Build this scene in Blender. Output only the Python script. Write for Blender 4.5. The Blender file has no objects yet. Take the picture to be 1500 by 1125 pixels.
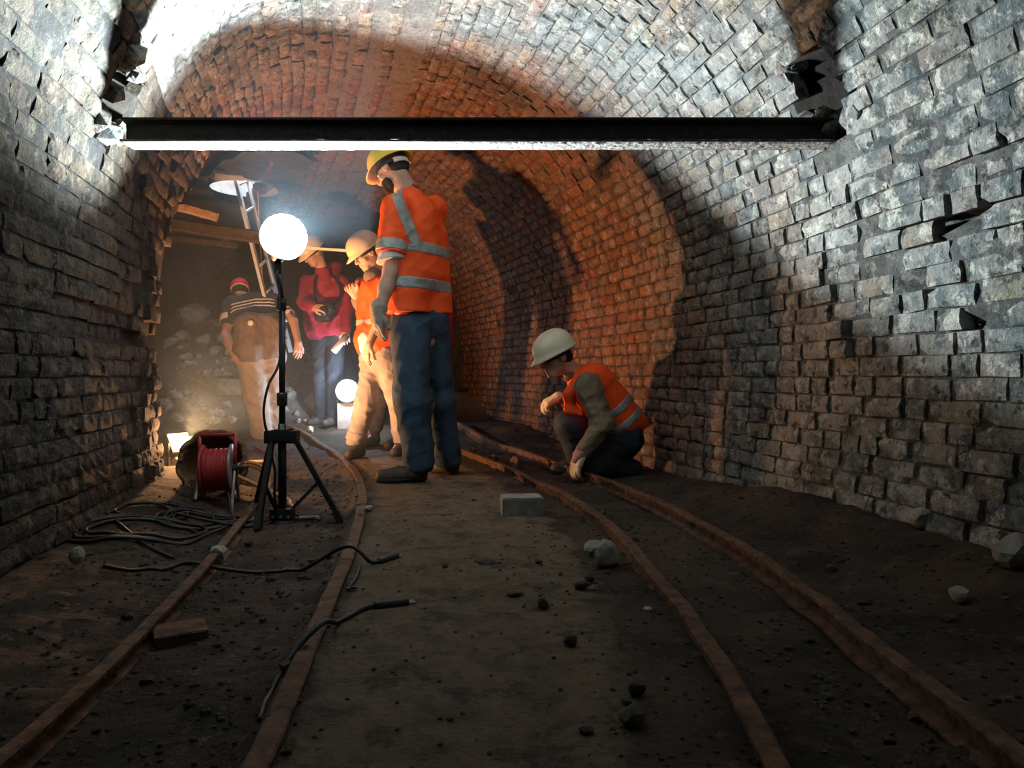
import bpy, math, random
import numpy as np
from mathutils import Vector, Matrix

random.seed(7)
RNG = np.random.default_rng(7)
SC = bpy.context.scene
COL = SC.collection

# ------------------------------------------------------------------ camera, world, light, exposure
FPX, CAM_Z, HOR = 1083.0, 0.62, 550.0
cam_data = bpy.data.cameras.new('camera')
cam_data.sensor_width = 36.0
cam_data.lens = FPX / 1500.0 * 36.0
cam_data.clip_start = 0.05
cam = bpy.data.objects.new('camera', cam_data)
COL.objects.link(cam)
cam.location = (0, 0, CAM_Z)
cam.rotation_euler = (math.radians(90) - math.atan((562.5 - HOR) / FPX), 0, 0)
SC.camera = cam
SC.view_settings.view_transform = 'Standard'
SC.view_settings.look = 'None'
SC.view_settings.exposure = 0.0
SC.view_settings.gamma = 1.0
SC.view_settings.use_curve_mapping = False
SC.cycles.use_denoising = True
SC.cycles.sample_clamp_indirect = 3.0
SC.cycles.sample_clamp_direct = 0.0

world = bpy.data.worlds.new('overcast_sky')
SC.world = world
world.use_nodes = True
_bg = world.node_tree.nodes['Background']
_bg.inputs[0].default_value = (0.80, 0.90, 1.0, 1)
_bg.inputs[1].default_value = 34.0            # daylight, reaches the place only down the shaft


def lamp(name, kind, loc, energy, color, radius=0.03, aim=None, angle=None, blend=0.1):
    d = bpy.data.lights.new(name, kind)
    d.energy = energy
    d.color = color
    d.shadow_soft_size = radius
    o = bpy.data.objects.new(name, d)
    COL.objects.link(o)
    o.location = loc
    if kind == 'SPOT':
        d.spot_size = math.radians(angle)
        d.spot_blend = blend
    if aim is not None:
        o.rotation_euler = Vector(aim).to_track_quat('-Z', 'Y').to_euler()
    return o


FLOOD = Vector((-1.011, 3.25, 1.199))           # the floodlight on the tripod
FLOOD_AXIS = Vector((0.45, -0.44, 0.78)).normalized()
HALOGEN = Vector((-2.14, 4.76, 0.19))          # the warm work lamp round the corner
HAL_AXIS = Vector((0.56, 0.26, 0.78)).normalized()
LED2 = Vector((-1.57, 7.02, 0.47))             # the white lamp on the floor at the back
lamp('flood_light', 'SPOT', FLOOD + FLOOD_AXIS * 0.03, 1050, (0.82, 0.95, 1.0), 0.045, FLOOD_AXIS, 141, 0.20)
lamp('flood_light_core', 'SPOT', FLOOD + FLOOD_AXIS * 0.03, 1150, (0.86, 0.96, 1.0), 0.05, (-0.46, -0.44, 0.77), 104, 0.8)
lamp('flood_spill', 'POINT', FLOOD + FLOOD_AXIS * 0.03, 2.5, (0.62, 0.85, 1.0), 0.03)
HAL_FACE = Vector((0.72, -0.42, 0.50)).normalized()
lamp('halogen_spill', 'POINT', HALOGEN + HAL_FACE * 0.10, 62, (1.0, 0.50, 0.21), 0.04)
lamp('halogen_light', 'SPOT', HALOGEN + HAL_AXIS * 0.09, 400, (1.0, 0.48, 0.20), 0.05, HAL_AXIS, 150, 0.75)
lamp('led_light', 'POINT', LED2 + Vector((0.0, -0.11, 0.02)), 36, (0.66, 0.83, 1.0), 0.04)


def W(px, py, d):
    """World point seen at pixel (px, py) of the 1500 x 1125 frame at distance d along the view."""
    return Vector(((px - 750.0) / FPX * d, d, CAM_Z - (py - HOR) / FPX * d))


def G(px, py, z=0.0):
    """World point at pixel (px, py) on the level z."""
    return W(px, py, (CAM_Z - z) * FPX / (py - HOR))


# ------------------------------------------------------------------ numeric helpers
def sstep(t):
    t = np.clip(t, 0.0, 1.0)
    return t * t * (3 - 2 * t)


def _hash(ix, iy, iz, seed):
    h = (ix * 374761393 + iy * 668265263 + iz * 2147483647 + seed * 1274126177) & 0xFFFFFFFF
    h = ((h ^ (h >> 13)) * 1274126177) & 0xFFFFFFFF
    h = h ^ (h >> 16)
    return (h & 0xFFFF) / 32767.5 - 1.0


def vnoise(x, y, z=0.0, seed=0):
    x, y, z = np.broadcast_arrays(np.asarray(x, float), np.asarray(y, float), np.asarray(z, float))
    ix, iy, iz = np.floor(x).astype(np.int64), np.floor(y).astype(np.int64), np.floor(z).astype(np.int64)
    fx, fy, fz = x - ix, y - iy, z - iz
    fx, fy, fz = fx * fx * (3 - 2 * fx), fy * fy * (3 - 2 * fy), fz * fz * (3 - 2 * fz)
    r = 0
    for a in (0, 1):
        for b in (0, 1):
            for c in (0, 1):
                w = (fx if a else 1 - fx) * (fy if b else 1 - fy) * (fz if c else 1 - fz)
                r = r + w * _hash(ix + a, iy + b, iz + c, seed)
    return r


def fbm(x, y, z=0.0, seed=0, oct=4):
    r, a = 0, 1.0
    for k in range(oct):
        r = r + a * vnoise(np.asarray(x) * 2 ** k, np.asarray(y) * 2 ** k, np.asarray(z) * 2 ** k, seed + k)
        a *= 0.5
    return r / 1.9


# ------------------------------------------------------------------ object helpers
def link(name, me, mat=None, parent=None, loc=None):
    if mat is not None and not me.materials:
        me.materials.append(mat)
    o = bpy.data.objects.new(name, me)
    COL.objects.link(o)
    if loc is not None:
        o.location = loc
    if parent is not None:
        o.parent = parent
    return o


def base_of(parent):
    """World translation of a parent chain (parents here are never rotated)."""
    v = Vector((0, 0, 0))
    while parent is not None:
        v += parent.location
        parent = parent.parent
    return v


def mesh_np(name, verts, faces, mat=None, parent=None, smooth=False, tint=None, loc=None):
    """Link ONE mesh object from world-space vertices; the vertices are stored relative to its parent."""
    verts = np.asarray(verts, float).reshape(-1, 3)
    off = base_of(parent)
    if loc is not None:
        off = off + (Vector(loc) - base_of(parent))
    verts = verts - np.array(off)
    me = bpy.data.meshes.new(name)
    if isinstance(faces, np.ndarray):
        n, k = faces.shape
        me.vertices.add(len(verts))
        me.vertices.foreach_set('co', verts.astype(np.float32).ravel())
        me.loops.add(n * k)
        me.loops.foreach_set('vertex_index', faces.astype(np.int32).ravel())
        me.polygons.add(n)
        me.polygons.foreach_set('loop_start', np.arange(0, n * k, k, dtype=np.int32))
        me.update(calc_edges=True)
        me.validate()
    else:
        me.from_pydata(verts.tolist(), [], faces)
        me.update()
    if smooth:
        me.polygons.foreach_set('use_smooth', np.ones(len(me.polygons), bool))
    if tint is not None:
        at = me.attributes.new('tint', 'FLOAT', 'POINT')
        at.data.foreach_set('value', np.asarray(tint, np.float32))
    lo = None
    if loc is not None:
        lo = Vector(loc) - base_of(parent)
    return link(name, me, mat, parent, lo)


def tag(o, label=None, cat=None, group=None, kind=None):
    if label: o['label'] = label
    if cat: o['category'] = cat
    if group: o['group'] = group
    if kind: o['kind'] = kind
    return o


def empty(name, loc, label, cat, group=None):
    o = bpy.data.objects.new(name, None)
    COL.objects.link(o)
    o.location = loc
    o.empty_display_size = 0.1
    return tag(o, label, cat, group)


class MB:
    """Collects simple shapes; build() links them as ONE mesh object."""
    def __init__(s): s.v, s.f = [], []

    def add(s, v, f):
        n = len(s.v)
        s.v += [tuple(p) for p in v]
        s.f += [tuple(i + n for i in q) for q in f]
        return s

    def box(s, c, size, R=None, jit=0.0, taper=1.0):
        R = R or Matrix.Identity(3)
        c = Vector(c)
        v = []
        for x, y, z in ((-1, -1, -1), (1, -1, -1), (1, 1, -1), (-1, 1, -1), (-1, -1, 1), (1, -1, 1), (1, 1, 1), (-1, 1, 1)):
            t = taper if z > 0 else 1
            p = Vector((x * size[0] / 2 * t, y * size[1] / 2 * t, z * size[2] / 2))
            if jit: p += Vector([random.uniform(-jit, jit) for _ in range(3)])
            v.append(c + R @ p)
        return s.add(v, [(0, 3, 2, 1), (4, 5, 6, 7), (0, 1, 5, 4), (1, 2, 6, 5), (2, 3, 7, 6), (3, 0, 4, 7)])

    def bar(s, p, q, w, h, up=(0, 0, 1)):
        p, q = Vector(p), Vector(q)
        d = (q - p).normalized()
        a = d.cross(Vector(up))
        if a.length < 1e-4: a = Vector((1, 0, 0))
        a.normalize()
        b = a.cross(d)
        v = [e + a * (i * w / 2) + b * (j * h / 2) for e in (p, q) for i, j in ((-1, -1), (1, -1), (1, 1), (-1, 1))]
        return s.add(v, [(0, 1, 2, 3), (7, 6, 5, 4), (0, 4, 5, 1), (1, 5, 6, 2), (2, 6, 7, 3), (3, 7, 4, 0)])

    def sweep(s, pts, prof, up=(0, 0, 1), cap=True):
        """prof: list of (side, height) around the path."""
        pts = [Vector(p) for p in pts]
        n, m = len(pts), len(prof)
        v, f = [], []
        for i, p in enumerate(pts):
            d = (pts[min(i + 1, n - 1)] - pts[max(i - 1, 0)]).normalized()
            a = d.cross(Vector(up))
            if a.length < 1e-3: a = Vector((1, 0, 0))
            a.normalize()
            b = a.cross(d)
            v += [p + a * x + b * y for x, y in prof]
        for i in range(n - 1):
            for j in range(m):
                k = (j + 1) % m
                f.append((i * m + j, (i + 1) * m + j, (i + 1) * m + k, i * m + k))
        if cap:
            f.append(tuple(range(m)))
            f.append(tuple((n - 1) * m + j for j in reversed(range(m))))
        return s.add(v, f)

    def tube(s, pts, r, n=7, up=(0.13, 0.21, 1)):
        return s.sweep(pts, [(r * math.cos(2 * math.pi * k / n), r * math.sin(2 * math.pi * k / n)) for k in range(n)], up)

    def lathe(s, prof, c, axis=(0, 0, 1), n=24, close=False):
        """prof: (radius, height) along the axis."""
        ax = Vector(axis).normalized()
        a = ax.orthogonal().normalized()
        b = ax.cross(a)
        c = Vector(c)
        m = len(prof)
        v, f = [], []
        for k in range(n):
            t = 2 * math.pi * k / n
            v += [c + (a * math.cos(t) + b * math.sin(t)) * r + ax * h for r, h in prof]
        for k in range(n):
            l = (k + 1) % n
            for j in range(m - 1 if not close else m):
                i = (j + 1) % m
                f.append((k * m + j, l * m + j, l * m + i, k * m + i))
        return s.add(v, f)

    def build(s, name, mat, parent=None, smooth=False, loc=None):
        o = mesh_np(name, np.array([tuple(p) for p in s.v]), s.f, mat, parent, smooth, None, loc)
        return o


def smooth_path(pts, n=8, closed=False):
    pts = [Vector(p) for p in pts]
    out = []
    m = len(pts)
    for i in range(m - 1):
        p0, p1, p2, p3 = pts[max(i - 1, 0)], pts[i], pts[i + 1], pts[min(i + 2, m - 1)]
        for k in range(n):
            t = k / n
            out.append(0.5 * ((2 * p1) + (p2 - p0) * t + (2 * p0 - 5 * p1 + 4 * p2 - p3) * t * t + (3 * p1 - p0 - 3 * p2 + p3) * t ** 3))
    out.append(pts[-1])
    return out


# ------------------------------------------------------------------ materials
def mat_new(name):
    m = bpy.data.materials.new(name)
    m.use_nodes = True
    nt = m.node_tree
    b = nt.nodes['Principled BSDF']
    b.inputs['Specular IOR Level'].default_value = 0.3
    return m, nt, b


def node(nt, kind, **kw):
    n = nt.nodes.new(kind)
    for k, v in kw.items():
        setattr(n, k, v)
    return n


def ramp(nt, stops, interp='LINEAR'):
    r = node(nt, 'ShaderNodeValToRGB')
    r.color_ramp.interpolation = interp
    e = r.color_ramp.elements
    e[0].position, e[0].color = stops[0][0], (*stops[0][1], 1)
    e[1].position, e[1].color = stops[-1][0], (*stops[-1][1], 1)
    for p, c in stops[1:-1]:
        x = e.new(p)
        x.color = (*c, 1)
    return r


def noise_tex(nt, scale, detail=4.0, rough=0.55, src=None):
    t = node(nt, 'ShaderNodeTexNoise')
    t.inputs['Scale'].default_value = scale
    t.inputs['Detail'].default_value = detail
    t.inputs['Roughness'].default_value = rough
    if src is not None:
        nt.links.new(src, t.inputs['Vector'])
    return t


def mixc(nt, a, b, fac, mode='MIX'):
    m = node(nt, 'ShaderNodeMix', data_type='RGBA', blend_type=mode)
    for sock, val in ((m.inputs[0], fac), (m.inputs[6], a), (m.inputs[7], b)):
        if hasattr(val, 'is_linked') or hasattr(val, 'links'):
            nt.links.new(val, sock)
        elif isinstance(val, (int, float)):
            sock.default_value = val
        else:
            sock.default_value = (*val, 1)
    return m.outputs[2]


def maprange(nt, val, a, b, c=0.0, d=1.0):
    m = node(nt, 'ShaderNodeMapRange')
    nt.links.new(val, m.inputs[0])
    for i, x in enumerate((a, b, c, d)):
        m.inputs[i + 1].default_value = x
    return m.outputs[0]


def bump(nt, b, height, strength=0.4, dist=0.02):
    n = node(nt, 'ShaderNodeBump')
    n.inputs['Strength'].default_value = strength
    n.inputs['Distance'].default_value = dist
    nt.links.new(height, n.inputs['Height'])
    nt.links.new(n.outputs[0], b.inputs['Normal'])


def worldpos(nt):
    return node(nt, 'ShaderNodeNewGeometry').outputs['Position']


def mat_plain(name, col, rough=0.6, metal=0.0, var=0.25, scale=30, bumpy=0.15, spec=0.3, col2=None):
    m, nt, b = mat_new(name)
    p = worldpos(nt)
    t = noise_tex(nt, scale, 5, 0.6, p)
    c2 = col2 or tuple(c * (1 - var) for c in col)
    c = mixc(nt, col, c2, maprange(nt, t.outputs[0], 0.35, 0.65))
    nt.links.new(c, b.inputs['Base Color'])
    b.inputs['Roughness'].default_value = rough
    b.inputs['Metallic'].default_value = metal
    b.inputs['Specular IOR Level'].default_value = spec
    if bumpy: bump(nt, b, t.outputs[0], bumpy, 0.01)
    return m


def mat_emit(name, col, strength):
    m, nt, b = mat_new(name)
    b.inputs['Base Color'].default_value = (*col, 1)
    b.inputs['Emission Color'].default_value = (*col, 1)
    b.inputs['Emission Strength'].default_value = strength
    return m


def lining_tint(nt, p, c):
    """Soot, lime bloom and patina that run over bricks and joints alike; bare red brick farther in."""
    big = noise_tex(nt, 1.1, 5, 0.6, p)
    mid = noise_tex(nt, 5, 6, 0.65, p)
    sep = node(nt, 'ShaderNodeSeparateXYZ')
    nt.links.new(p, sep.inputs[0])
    near = maprange(nt, sep.outputs[1], 5.2, 2.6)            # limewash and patina only towards the mouth
    pat = node(nt, 'ShaderNodeMath', operation='MULTIPLY')
    nt.links.new(maprange(nt, mid.outputs[0], 0.36, 0.62, 0.32, 0.92), pat.inputs[0])
    nt.links.new(maprange(nt, near, 0, 1, 0.12, 1.0), pat.inputs[1])
    red = node(nt, 'ShaderNodeMath', operation='SUBTRACT')
    red.inputs[0].default_value = 1.0
    nt.links.new(near, red.inputs[1])
    c = mixc(nt, c, mixc(nt, c, (0.95, 0.42, 0.26), 1.0, 'MULTIPLY'), maprange(nt, red.outputs[0], 0, 1, 0.0, 0.97))
    c = mixc(nt, c, (0.30, 0.325, 0.315), pat.outputs[0])
    lime = node(nt, 'ShaderNodeMath', operation='MULTIPLY')
    nt.links.new(maprange(nt, big.outputs[0], 0.50, 0.64, 0.0, 0.8), lime.inputs[0])
    nt.links.new(near, lime.inputs[1])
    c = mixc(nt, c, (0.60, 0.62, 0.60), lime.outputs[0])
    big2 = noise_tex(nt, 1.7, 5, 0.6, p)
    c = mixc(nt, c, (0.075, 0.068, 0.063), maprange(nt, big2.outputs[0], 0.53, 0.68, 0.0, 0.65))
    blue = noise_tex(nt, 8, 8, 0.7, p)
    bl = node(nt, 'ShaderNodeMath', operation='MULTIPLY')
    nt.links.new(maprange(nt, blue.outputs[0], 0.49, 0.56, 0.0, 0.85), bl.inputs[0])
    nt.links.new(near, bl.inputs[1])
    c = mixc(nt, c, (0.125, 0.165, 0.175), bl.outputs[0])
    pale = noise_tex(nt, 12, 8, 0.75, p)
    pl = node(nt, 'ShaderNodeMath', operation='MULTIPLY')
    nt.links.new(maprange(nt, pale.outputs[0], 0.53, 0.60, 0.0, 0.85), pl.inputs[0])
    nt.links.new(near, pl.inputs[1])
    c = mixc(nt, c, (0.78, 0.77, 0.68), pl.outputs[0])
    smear = noise_tex(nt, 17, 6, 0.75, p)
    c = mixc(nt, c, (0.05, 0.046, 0.043), maprange(nt, smear.outputs[0], 0.55, 0.62, 0.0, 0.85))
    c = mixc(nt, c, (0.62, 0.62, 0.58), maprange(nt, smear.outputs[0], 0.44, 0.37, 0.0, 0.5))
    return c


def mat_lampglass(name, col, strength, clear):
    m, nt, b = mat_new(name)
    b.inputs['Base Color'].default_value = (*col, 1)
    b.inputs['Emission Color'].default_value = (*col, 1)
    b.inputs['Emission Strength'].default_value = strength
    t = node(nt, 'ShaderNodeBsdfTransparent')
    mx = node(nt, 'ShaderNodeMixShader')
    mx.inputs[0].default_value = clear
    nt.links.new(b.outputs[0], mx.inputs[1]); nt.links.new(t.outputs[0], mx.inputs[2])
    nt.links.new(mx.outputs[0], nt.nodes['Material Output'].inputs['Surface'])
    return m


def mat_brick(name, dark=1.0, brown=0.0):
    m, nt, b = mat_new(name)
    p = worldpos(nt)
    at = node(nt, 'ShaderNodeAttribute', attribute_name='tint')
    oi = node(nt, 'ShaderNodeObjectInfo')
    s = node(nt, 'ShaderNodeMath', operation='ADD')
    nt.links.new(at.outputs['Fac'], s.inputs[0]); nt.links.new(oi.outputs['Random'], s.inputs[1])
    fr = node(nt, 'ShaderNodeMath', operation='FRACT')
    nt.links.new(s.outputs[0], fr.inputs[0])
    r = ramp(nt, [(0.0, (0.22, 0.24, 0.235)), (0.22, (0.32, 0.33, 0.30)), (0.40, (0.29, 0.21, 0.165)), (0.55, (0.42, 0.36, 0.24)),
                  (0.68, (0.35, 0.37, 0.36)), (0.82, (0.42, 0.34, 0.16)), (0.91, (0.38, 0.23, 0.18)), (1.0, (0.26, 0.285, 0.285))])
    nt.links.new(fr.outputs[0], r.inputs[0])
    c = lining_tint(nt, p, r.outputs[0])
    fine = noise_tex(nt, 55, 7, 0.7, p)
    rough = noise_tex(nt, 19, 6, 0.7, p)
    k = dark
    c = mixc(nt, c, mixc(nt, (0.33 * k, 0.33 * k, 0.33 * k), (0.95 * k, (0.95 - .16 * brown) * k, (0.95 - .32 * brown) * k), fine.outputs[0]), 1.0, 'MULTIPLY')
    nt.links.new(c, b.inputs['Base Color'])
    b.inputs['Roughness'].default_value = 0.85
    b.inputs['Specular IOR Level'].default_value = 0.2
    ad = node(nt, 'ShaderNodeMath', operation='ADD')
    nt.links.new(fine.outputs[0], ad.inputs[0]); nt.links.new(rough.outputs[0], ad.inputs[1])
    bump(nt, b, ad.outputs[0], 1.0, 0.02)
    return m


def mat_mortar(name, dark=1.0):
    m, nt, b = mat_new(name)
    p = worldpos(nt)
    fine = noise_tex(nt, 40, 7, 0.75, p)
    sep = node(nt, 'ShaderNodeSeparateXYZ')
    nt.links.new(p, sep.inputs[0])
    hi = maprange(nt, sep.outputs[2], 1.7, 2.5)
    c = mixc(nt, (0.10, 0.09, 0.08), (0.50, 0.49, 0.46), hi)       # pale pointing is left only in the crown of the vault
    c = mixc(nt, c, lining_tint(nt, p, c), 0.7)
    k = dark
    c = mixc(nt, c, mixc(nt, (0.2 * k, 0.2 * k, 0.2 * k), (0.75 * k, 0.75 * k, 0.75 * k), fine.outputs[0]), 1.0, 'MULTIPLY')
    nt.links.new(c, b.inputs['Base Color'])
    b.inputs['Roughness'].default_value = 0.95
    bump(nt, b, fine.outputs[0], 1.0, 0.03)
    return m


def mat_floor(name):
    m, nt, b = mat_new(name)
    p = worldpos(nt)
    at = node(nt, 'ShaderNodeAttribute', attribute_name='path')
    rb = node(nt, 'ShaderNodeAttribute', attribute_name='rubble')
    big = noise_tex(nt, 2.6, 6, 0.6, p)
    fine = noise_tex(nt, 38, 7, 0.7, p)
    mid = noise_tex(nt, 10, 6, 0.65, p)
    dirt = mixc(nt, (0.078, 0.050, 0.033), (0.022, 0.017, 0.013), maprange(nt, big.outputs[0], 0.4, 0.62))
    conc = mixc(nt, (0.235, 0.172, 0.108), (0.105, 0.078, 0.052), maprange(nt, mid.outputs[0], 0.38, 0.66))
    conc = mixc(nt, conc, (0.05, 0.043, 0.035), maprange(nt, noise_tex(nt, 6.5, 7, 0.75, p).outputs[0], 0.53, 0.60, 0.0, 0.8))
    ed = node(nt, 'ShaderNodeMath', operation='ADD')
    nt.links.new(at.outputs['Fac'], ed.inputs[0])
    nt.links.new(maprange(nt, mid.outputs[0], 0.3, 0.7, -0.55, 0.55), ed.inputs[1])
    dirt = mixc(nt, dirt, (0.17, 0.135, 0.095), maprange(nt, noise_tex(nt, 16, 8, 0.75, p).outputs[0], 0.56, 0.66, 0.0, 0.7))
    c = mixc(nt, dirt, conc, maprange(nt, ed.outputs[0], 0.3, 0.85))
    c = mixc(nt, c, (0.27, 0.26, 0.25), rb.outputs['Fac'])
    c = mixc(nt, c, mixc(nt, (0.5, 0.5, 0.5), (1.3, 1.3, 1.3), fine.outputs[0]), 0.8, 'MULTIPLY')
    nt.links.new(c, b.inputs['Base Color'])
    b.inputs['Roughness'].default_value = 0.9
    ad = node(nt, 'ShaderNodeMath', operation='ADD')
    nt.links.new(fine.outputs[0], ad.inputs[0]); nt.links.new(mid.outputs[0], ad.inputs[1])
    bump(nt, b, ad.outputs[0], 1.0, 0.035)
    return m


M = dict(
    brick=mat_brick('old_brick'), mortar=mat_mortar('mortar'), shadebrick=mat_brick('shaded_brick', 0.27, 1.2), shademortar=mat_mortar('shaded_mortar', 0.27), floor=mat_floor('tunnel_floor'),  # left wall's darker copies: its shade is painted into brick and mortar colour
    rock=mat_plain('grey_rock', (0.30, 0.28, 0.25), 0.9, 0, 0.45, 14, 0.6),
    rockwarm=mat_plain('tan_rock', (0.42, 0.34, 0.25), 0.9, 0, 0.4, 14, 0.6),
    darkrock=mat_plain('dark_clod', (0.06, 0.05, 0.04), 0.95, 0, 0.5, 25, 0.6),
    earth=mat_plain('earth_face', (0.055, 0.046, 0.042), 0.95, 0, 0.55, 5, 0.9),
    rust=mat_plain('rusty_iron', (0.135, 0.070, 0.043), 0.85, 0.1, 0.7, 22, 1.0, 0.2),
    beam=mat_plain('tarred_steel', (0.030, 0.027, 0.025), 0.7, 0.1, 0.6, 60, 0.7, 0.25),
    lime=mat_plain('lime_scale', (0.5, 0.49, 0.46), 0.9, 0, 0.75, 55, 0.8, 0.2),
    wood=mat_plain('rough_timber', (0.36, 0.22, 0.13), 0.85, 0, 0.45, 20, 0.5),
    oldwood=mat_plain('old_timber', (0.07, 0.045, 0.036), 0.9, 0, 0.5, 16, 0.5),
    holeshade=mat_plain('hole_shade', (0.022, 0.018, 0.015), 0.95, 0, 0.5, 14, 0.8),  # near-black lining: shade of the beam pockets put into the colour
    alu=mat_plain('aluminium', (0.74, 0.76, 0.80), 0.4, 0.05, 0.15, 20, 0.05, 0.5),
    black=mat_plain('black_metal', (0.018, 0.019, 0.022), 0.45, 0.2, 0.3, 60, 0.1, 0.4),
    rubber=mat_plain('black_rubber', (0.016, 0.016, 0.017), 0.6, 0, 0.3, 60, 0.1, 0.4),
    redplastic=mat_plain('red_cable', (0.42, 0.03, 0.035), 0.45, 0, 0.3, 40, 0.1, 0.4),
    greymetal=mat_plain('grey_metal', (0.34, 0.33, 0.33), 0.45, 0.4, 0.25, 30, 0.1, 0.4),
    hose=mat_plain('orange_hose', (0.62, 0.30, 0.10), 0.55, 0, 0.25, 30, 0.1, 0.3),
    wicker=mat_plain('brown_fibre', (0.30, 0.165, 0.085), 0.95, 0, 0.55, 70, 1.0),
    hivis=mat_plain('orange_hivis', (0.95, 0.095, 0.014), 0.65, 0, 0.12, 9, 0.15),
    reflect=mat_plain('silver_band', (0.34, 0.36, 0.35), 0.45, 0.15, 0.35, 26, 0.15, 0.5),
    jeans=mat_plain('blue_jeans', (0.030, 0.058, 0.095), 0.85, 0, 0.45, 13, 0.3),
    darkjeans=mat_plain('dark_jeans', (0.035, 0.045, 0.062), 0.85, 0, 0.4, 13, 0.3),
    palejeans=mat_plain('pale_jeans', (0.29, 0.25, 0.24), 0.85, 0, 0.3, 13, 0.3),
    beige=mat_plain('beige_cloth', (0.44, 0.35, 0.29), 0.85, 0, 0.22, 12, 0.3),
    taupe=mat_plain('taupe_cloth', (0.20, 0.145, 0.125), 0.85, 0, 0.3, 12, 0.3),
    olive=mat_plain('olive_cloth', (0.185, 0.14, 0.095), 0.9, 0, 0.35, 16, 0.35),
    navy=mat_plain('navy_cloth', (0.045, 0.045, 0.062), 0.9, 0, 0.35, 16, 0.3),
    blue=mat_plain('blue_collar_cloth', (0.07, 0.09, 0.17), 0.85, 0, 0.3, 16, 0.2),
    white=mat_plain('white_cloth', (0.72, 0.70, 0.68), 0.8, 0, 0.15, 14, 0.2),
    crimson=mat_plain('crimson_jacket', (0.33, 0.02, 0.055), 0.7, 0, 0.3, 12, 0.3),
    red=mat_plain('red_cloth', (0.62, 0.03, 0.04), 0.7, 0, 0.25, 20, 0.2),
    glove=mat_plain('grey_glove', (0.34, 0.31, 0.25), 0.9, 0, 0.35, 22, 0.4),
    leather=mat_plain('pale_leather', (0.62, 0.50, 0.36), 0.8, 0, 0.25, 20, 0.3),
    stripe=mat_plain('mauve_striped_cloth', (0.36, 0.20, 0.19), 0.9, 0, 0.4, 60, 0.3),
    skin=mat_plain('skin', (0.56, 0.335, 0.25), 0.6, 0, 0.15, 12, 0.08, 0.4),
    hair=mat_plain('dark_hair', (0.035, 0.025, 0.02), 0.75, 0, 0.5, 90, 0.8),
    greyhair=mat_plain('grey_hair', (0.24, 0.21, 0.19), 0.75, 0, 0.5, 90, 0.8),
    boot=mat_plain('worn_leather_boot', (0.055, 0.042, 0.034), 0.65, 0, 0.45, 20, 0.3),
    sole=mat_plain('boot_sole', (0.02, 0.018, 0.016), 0.8, 0, 0.3, 30, 0.2),
    yellowhat=mat_plain('yellow_shell', (0.80, 0.60, 0.05), 0.35, 0, 0.08, 6, 0.03, 0.5),
    creamhat=mat_plain('cream_shell', (0.74, 0.68, 0.50), 0.38, 0, 0.12, 8, 0.03, 0.5),
    tanhat=mat_plain('tan_shell', (0.72, 0.56, 0.38), 0.35, 0, 0.08, 6, 0.03, 0.5),
    pinkhat=mat_plain('pale_shell', (0.74, 0.64, 0.58), 0.35, 0, 0.08, 6, 0.03, 0.5),
    eye=mat_plain('eye_white', (0.75, 0.73, 0.70), 0.25, 0, 0.05, 30, 0.0, 0.5),
    iris=mat_plain('dark_iris', (0.03, 0.022, 0.018), 0.25, 0, 0.1, 30, 0.0, 0.5),
    yellow=mat_plain('yellow_paint', (0.78, 0.48, 0.03), 0.5, 0, 0.2, 20, 0.1),
    paper=mat_plain('white_paper', (0.72, 0.69, 0.62), 0.8, 0, 0.15, 12, 0.1),
    lampwhite=mat_lampglass('floodlight_glass', (0.90, 0.96, 1.0), 5.0, 0.72),
    lamp2white=mat_emit('led_glass', (0.85, 0.94, 1.0), 2.0),
    lampwarm=mat_emit('halogen_glass', (1.0, 0.72, 0.35), 14.0),
)
# ------------------------------------------------------------------ the tunnel: centre line, profile
SPRING, RAD = 1.10, 1.50
QUART = RAD * math.pi / 2
ULEN = SPRING + QUART


def cx(y):
    y = np.asarray(y, float)
    yy = np.minimum(y, 6.6)
    return 0.2 - 0.06 * yy - 0.023 * yy ** 2 - 0.364 * np.maximum(y - 6.6, 0)


def cxs(y):
    return -0.06 - 0.046 * np.minimum(np.asarray(y, float), 6.6)


def wide(side, y):
    y = np.asarray(y, float)
    if side > 0:
        return 1.0 + 0 * y
    return 1.0 - 0.012 * sstep((y - 2.4) / 1.8)


def surf(side, y, u):
    """Point of the lining, side -1 left / +1 right, u = distance up the profile from the floor to the crown."""
    y, u = np.broadcast_arrays(np.asarray(y, float), np.asarray(u, float))
    th = np.clip((u - SPRING) / RAD, 0, None)
    ex = 1.0 if side > 0 else 1.0 - 0.45 * sstep((y - 2.9) / 1.2)     # squarer shoulder towards the side gallery
    lat = np.where(u < SPRING, RAD, RAD * np.clip(np.cos(th), 0, 1) ** ex) * wide(side, y)
    z = np.where(u < SPRING, u, SPRING + RAD * np.sin(th))
    lat = lat + 0.03 * np.sin(np.clip(u / SPRING, 0, 1) * math.pi)
    s = cxs(y)
    n = np.sqrt(1 + s * s)
    return np.stack([cx(y) + side * lat / n, y - side * lat * s / n, z], -1)


def frame(side, y, u):
    e = 0.01
    p = surf(side, y, u)
    ty = surf(side, y + e, u) - p
    tu = surf(side, y, u + e) - p
    ty = ty / np.linalg.norm(ty, axis=-1, keepdims=True)
    tu = tu - (tu * ty).sum(-1, keepdims=True) * ty
    tu = tu / np.linalg.norm(tu, axis=-1, keepdims=True)
    nn = np.cross(tu, ty) * side       # into the tunnel
    return p, ty, tu, nn


# side gallery on the left: a barrel vault across, y 4.25 .. 8.95
GY, GW, GS, GR = 6.60, 2.35, 0.90, 1.58


def gallery_z(y):
    t = 1 - ((np.asarray(y, float) - GY) / GW) ** 2
    return np.where(t > 0, GS + GR * np.sqrt(np.clip(t, 0, 1)), -1.0)


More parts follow.
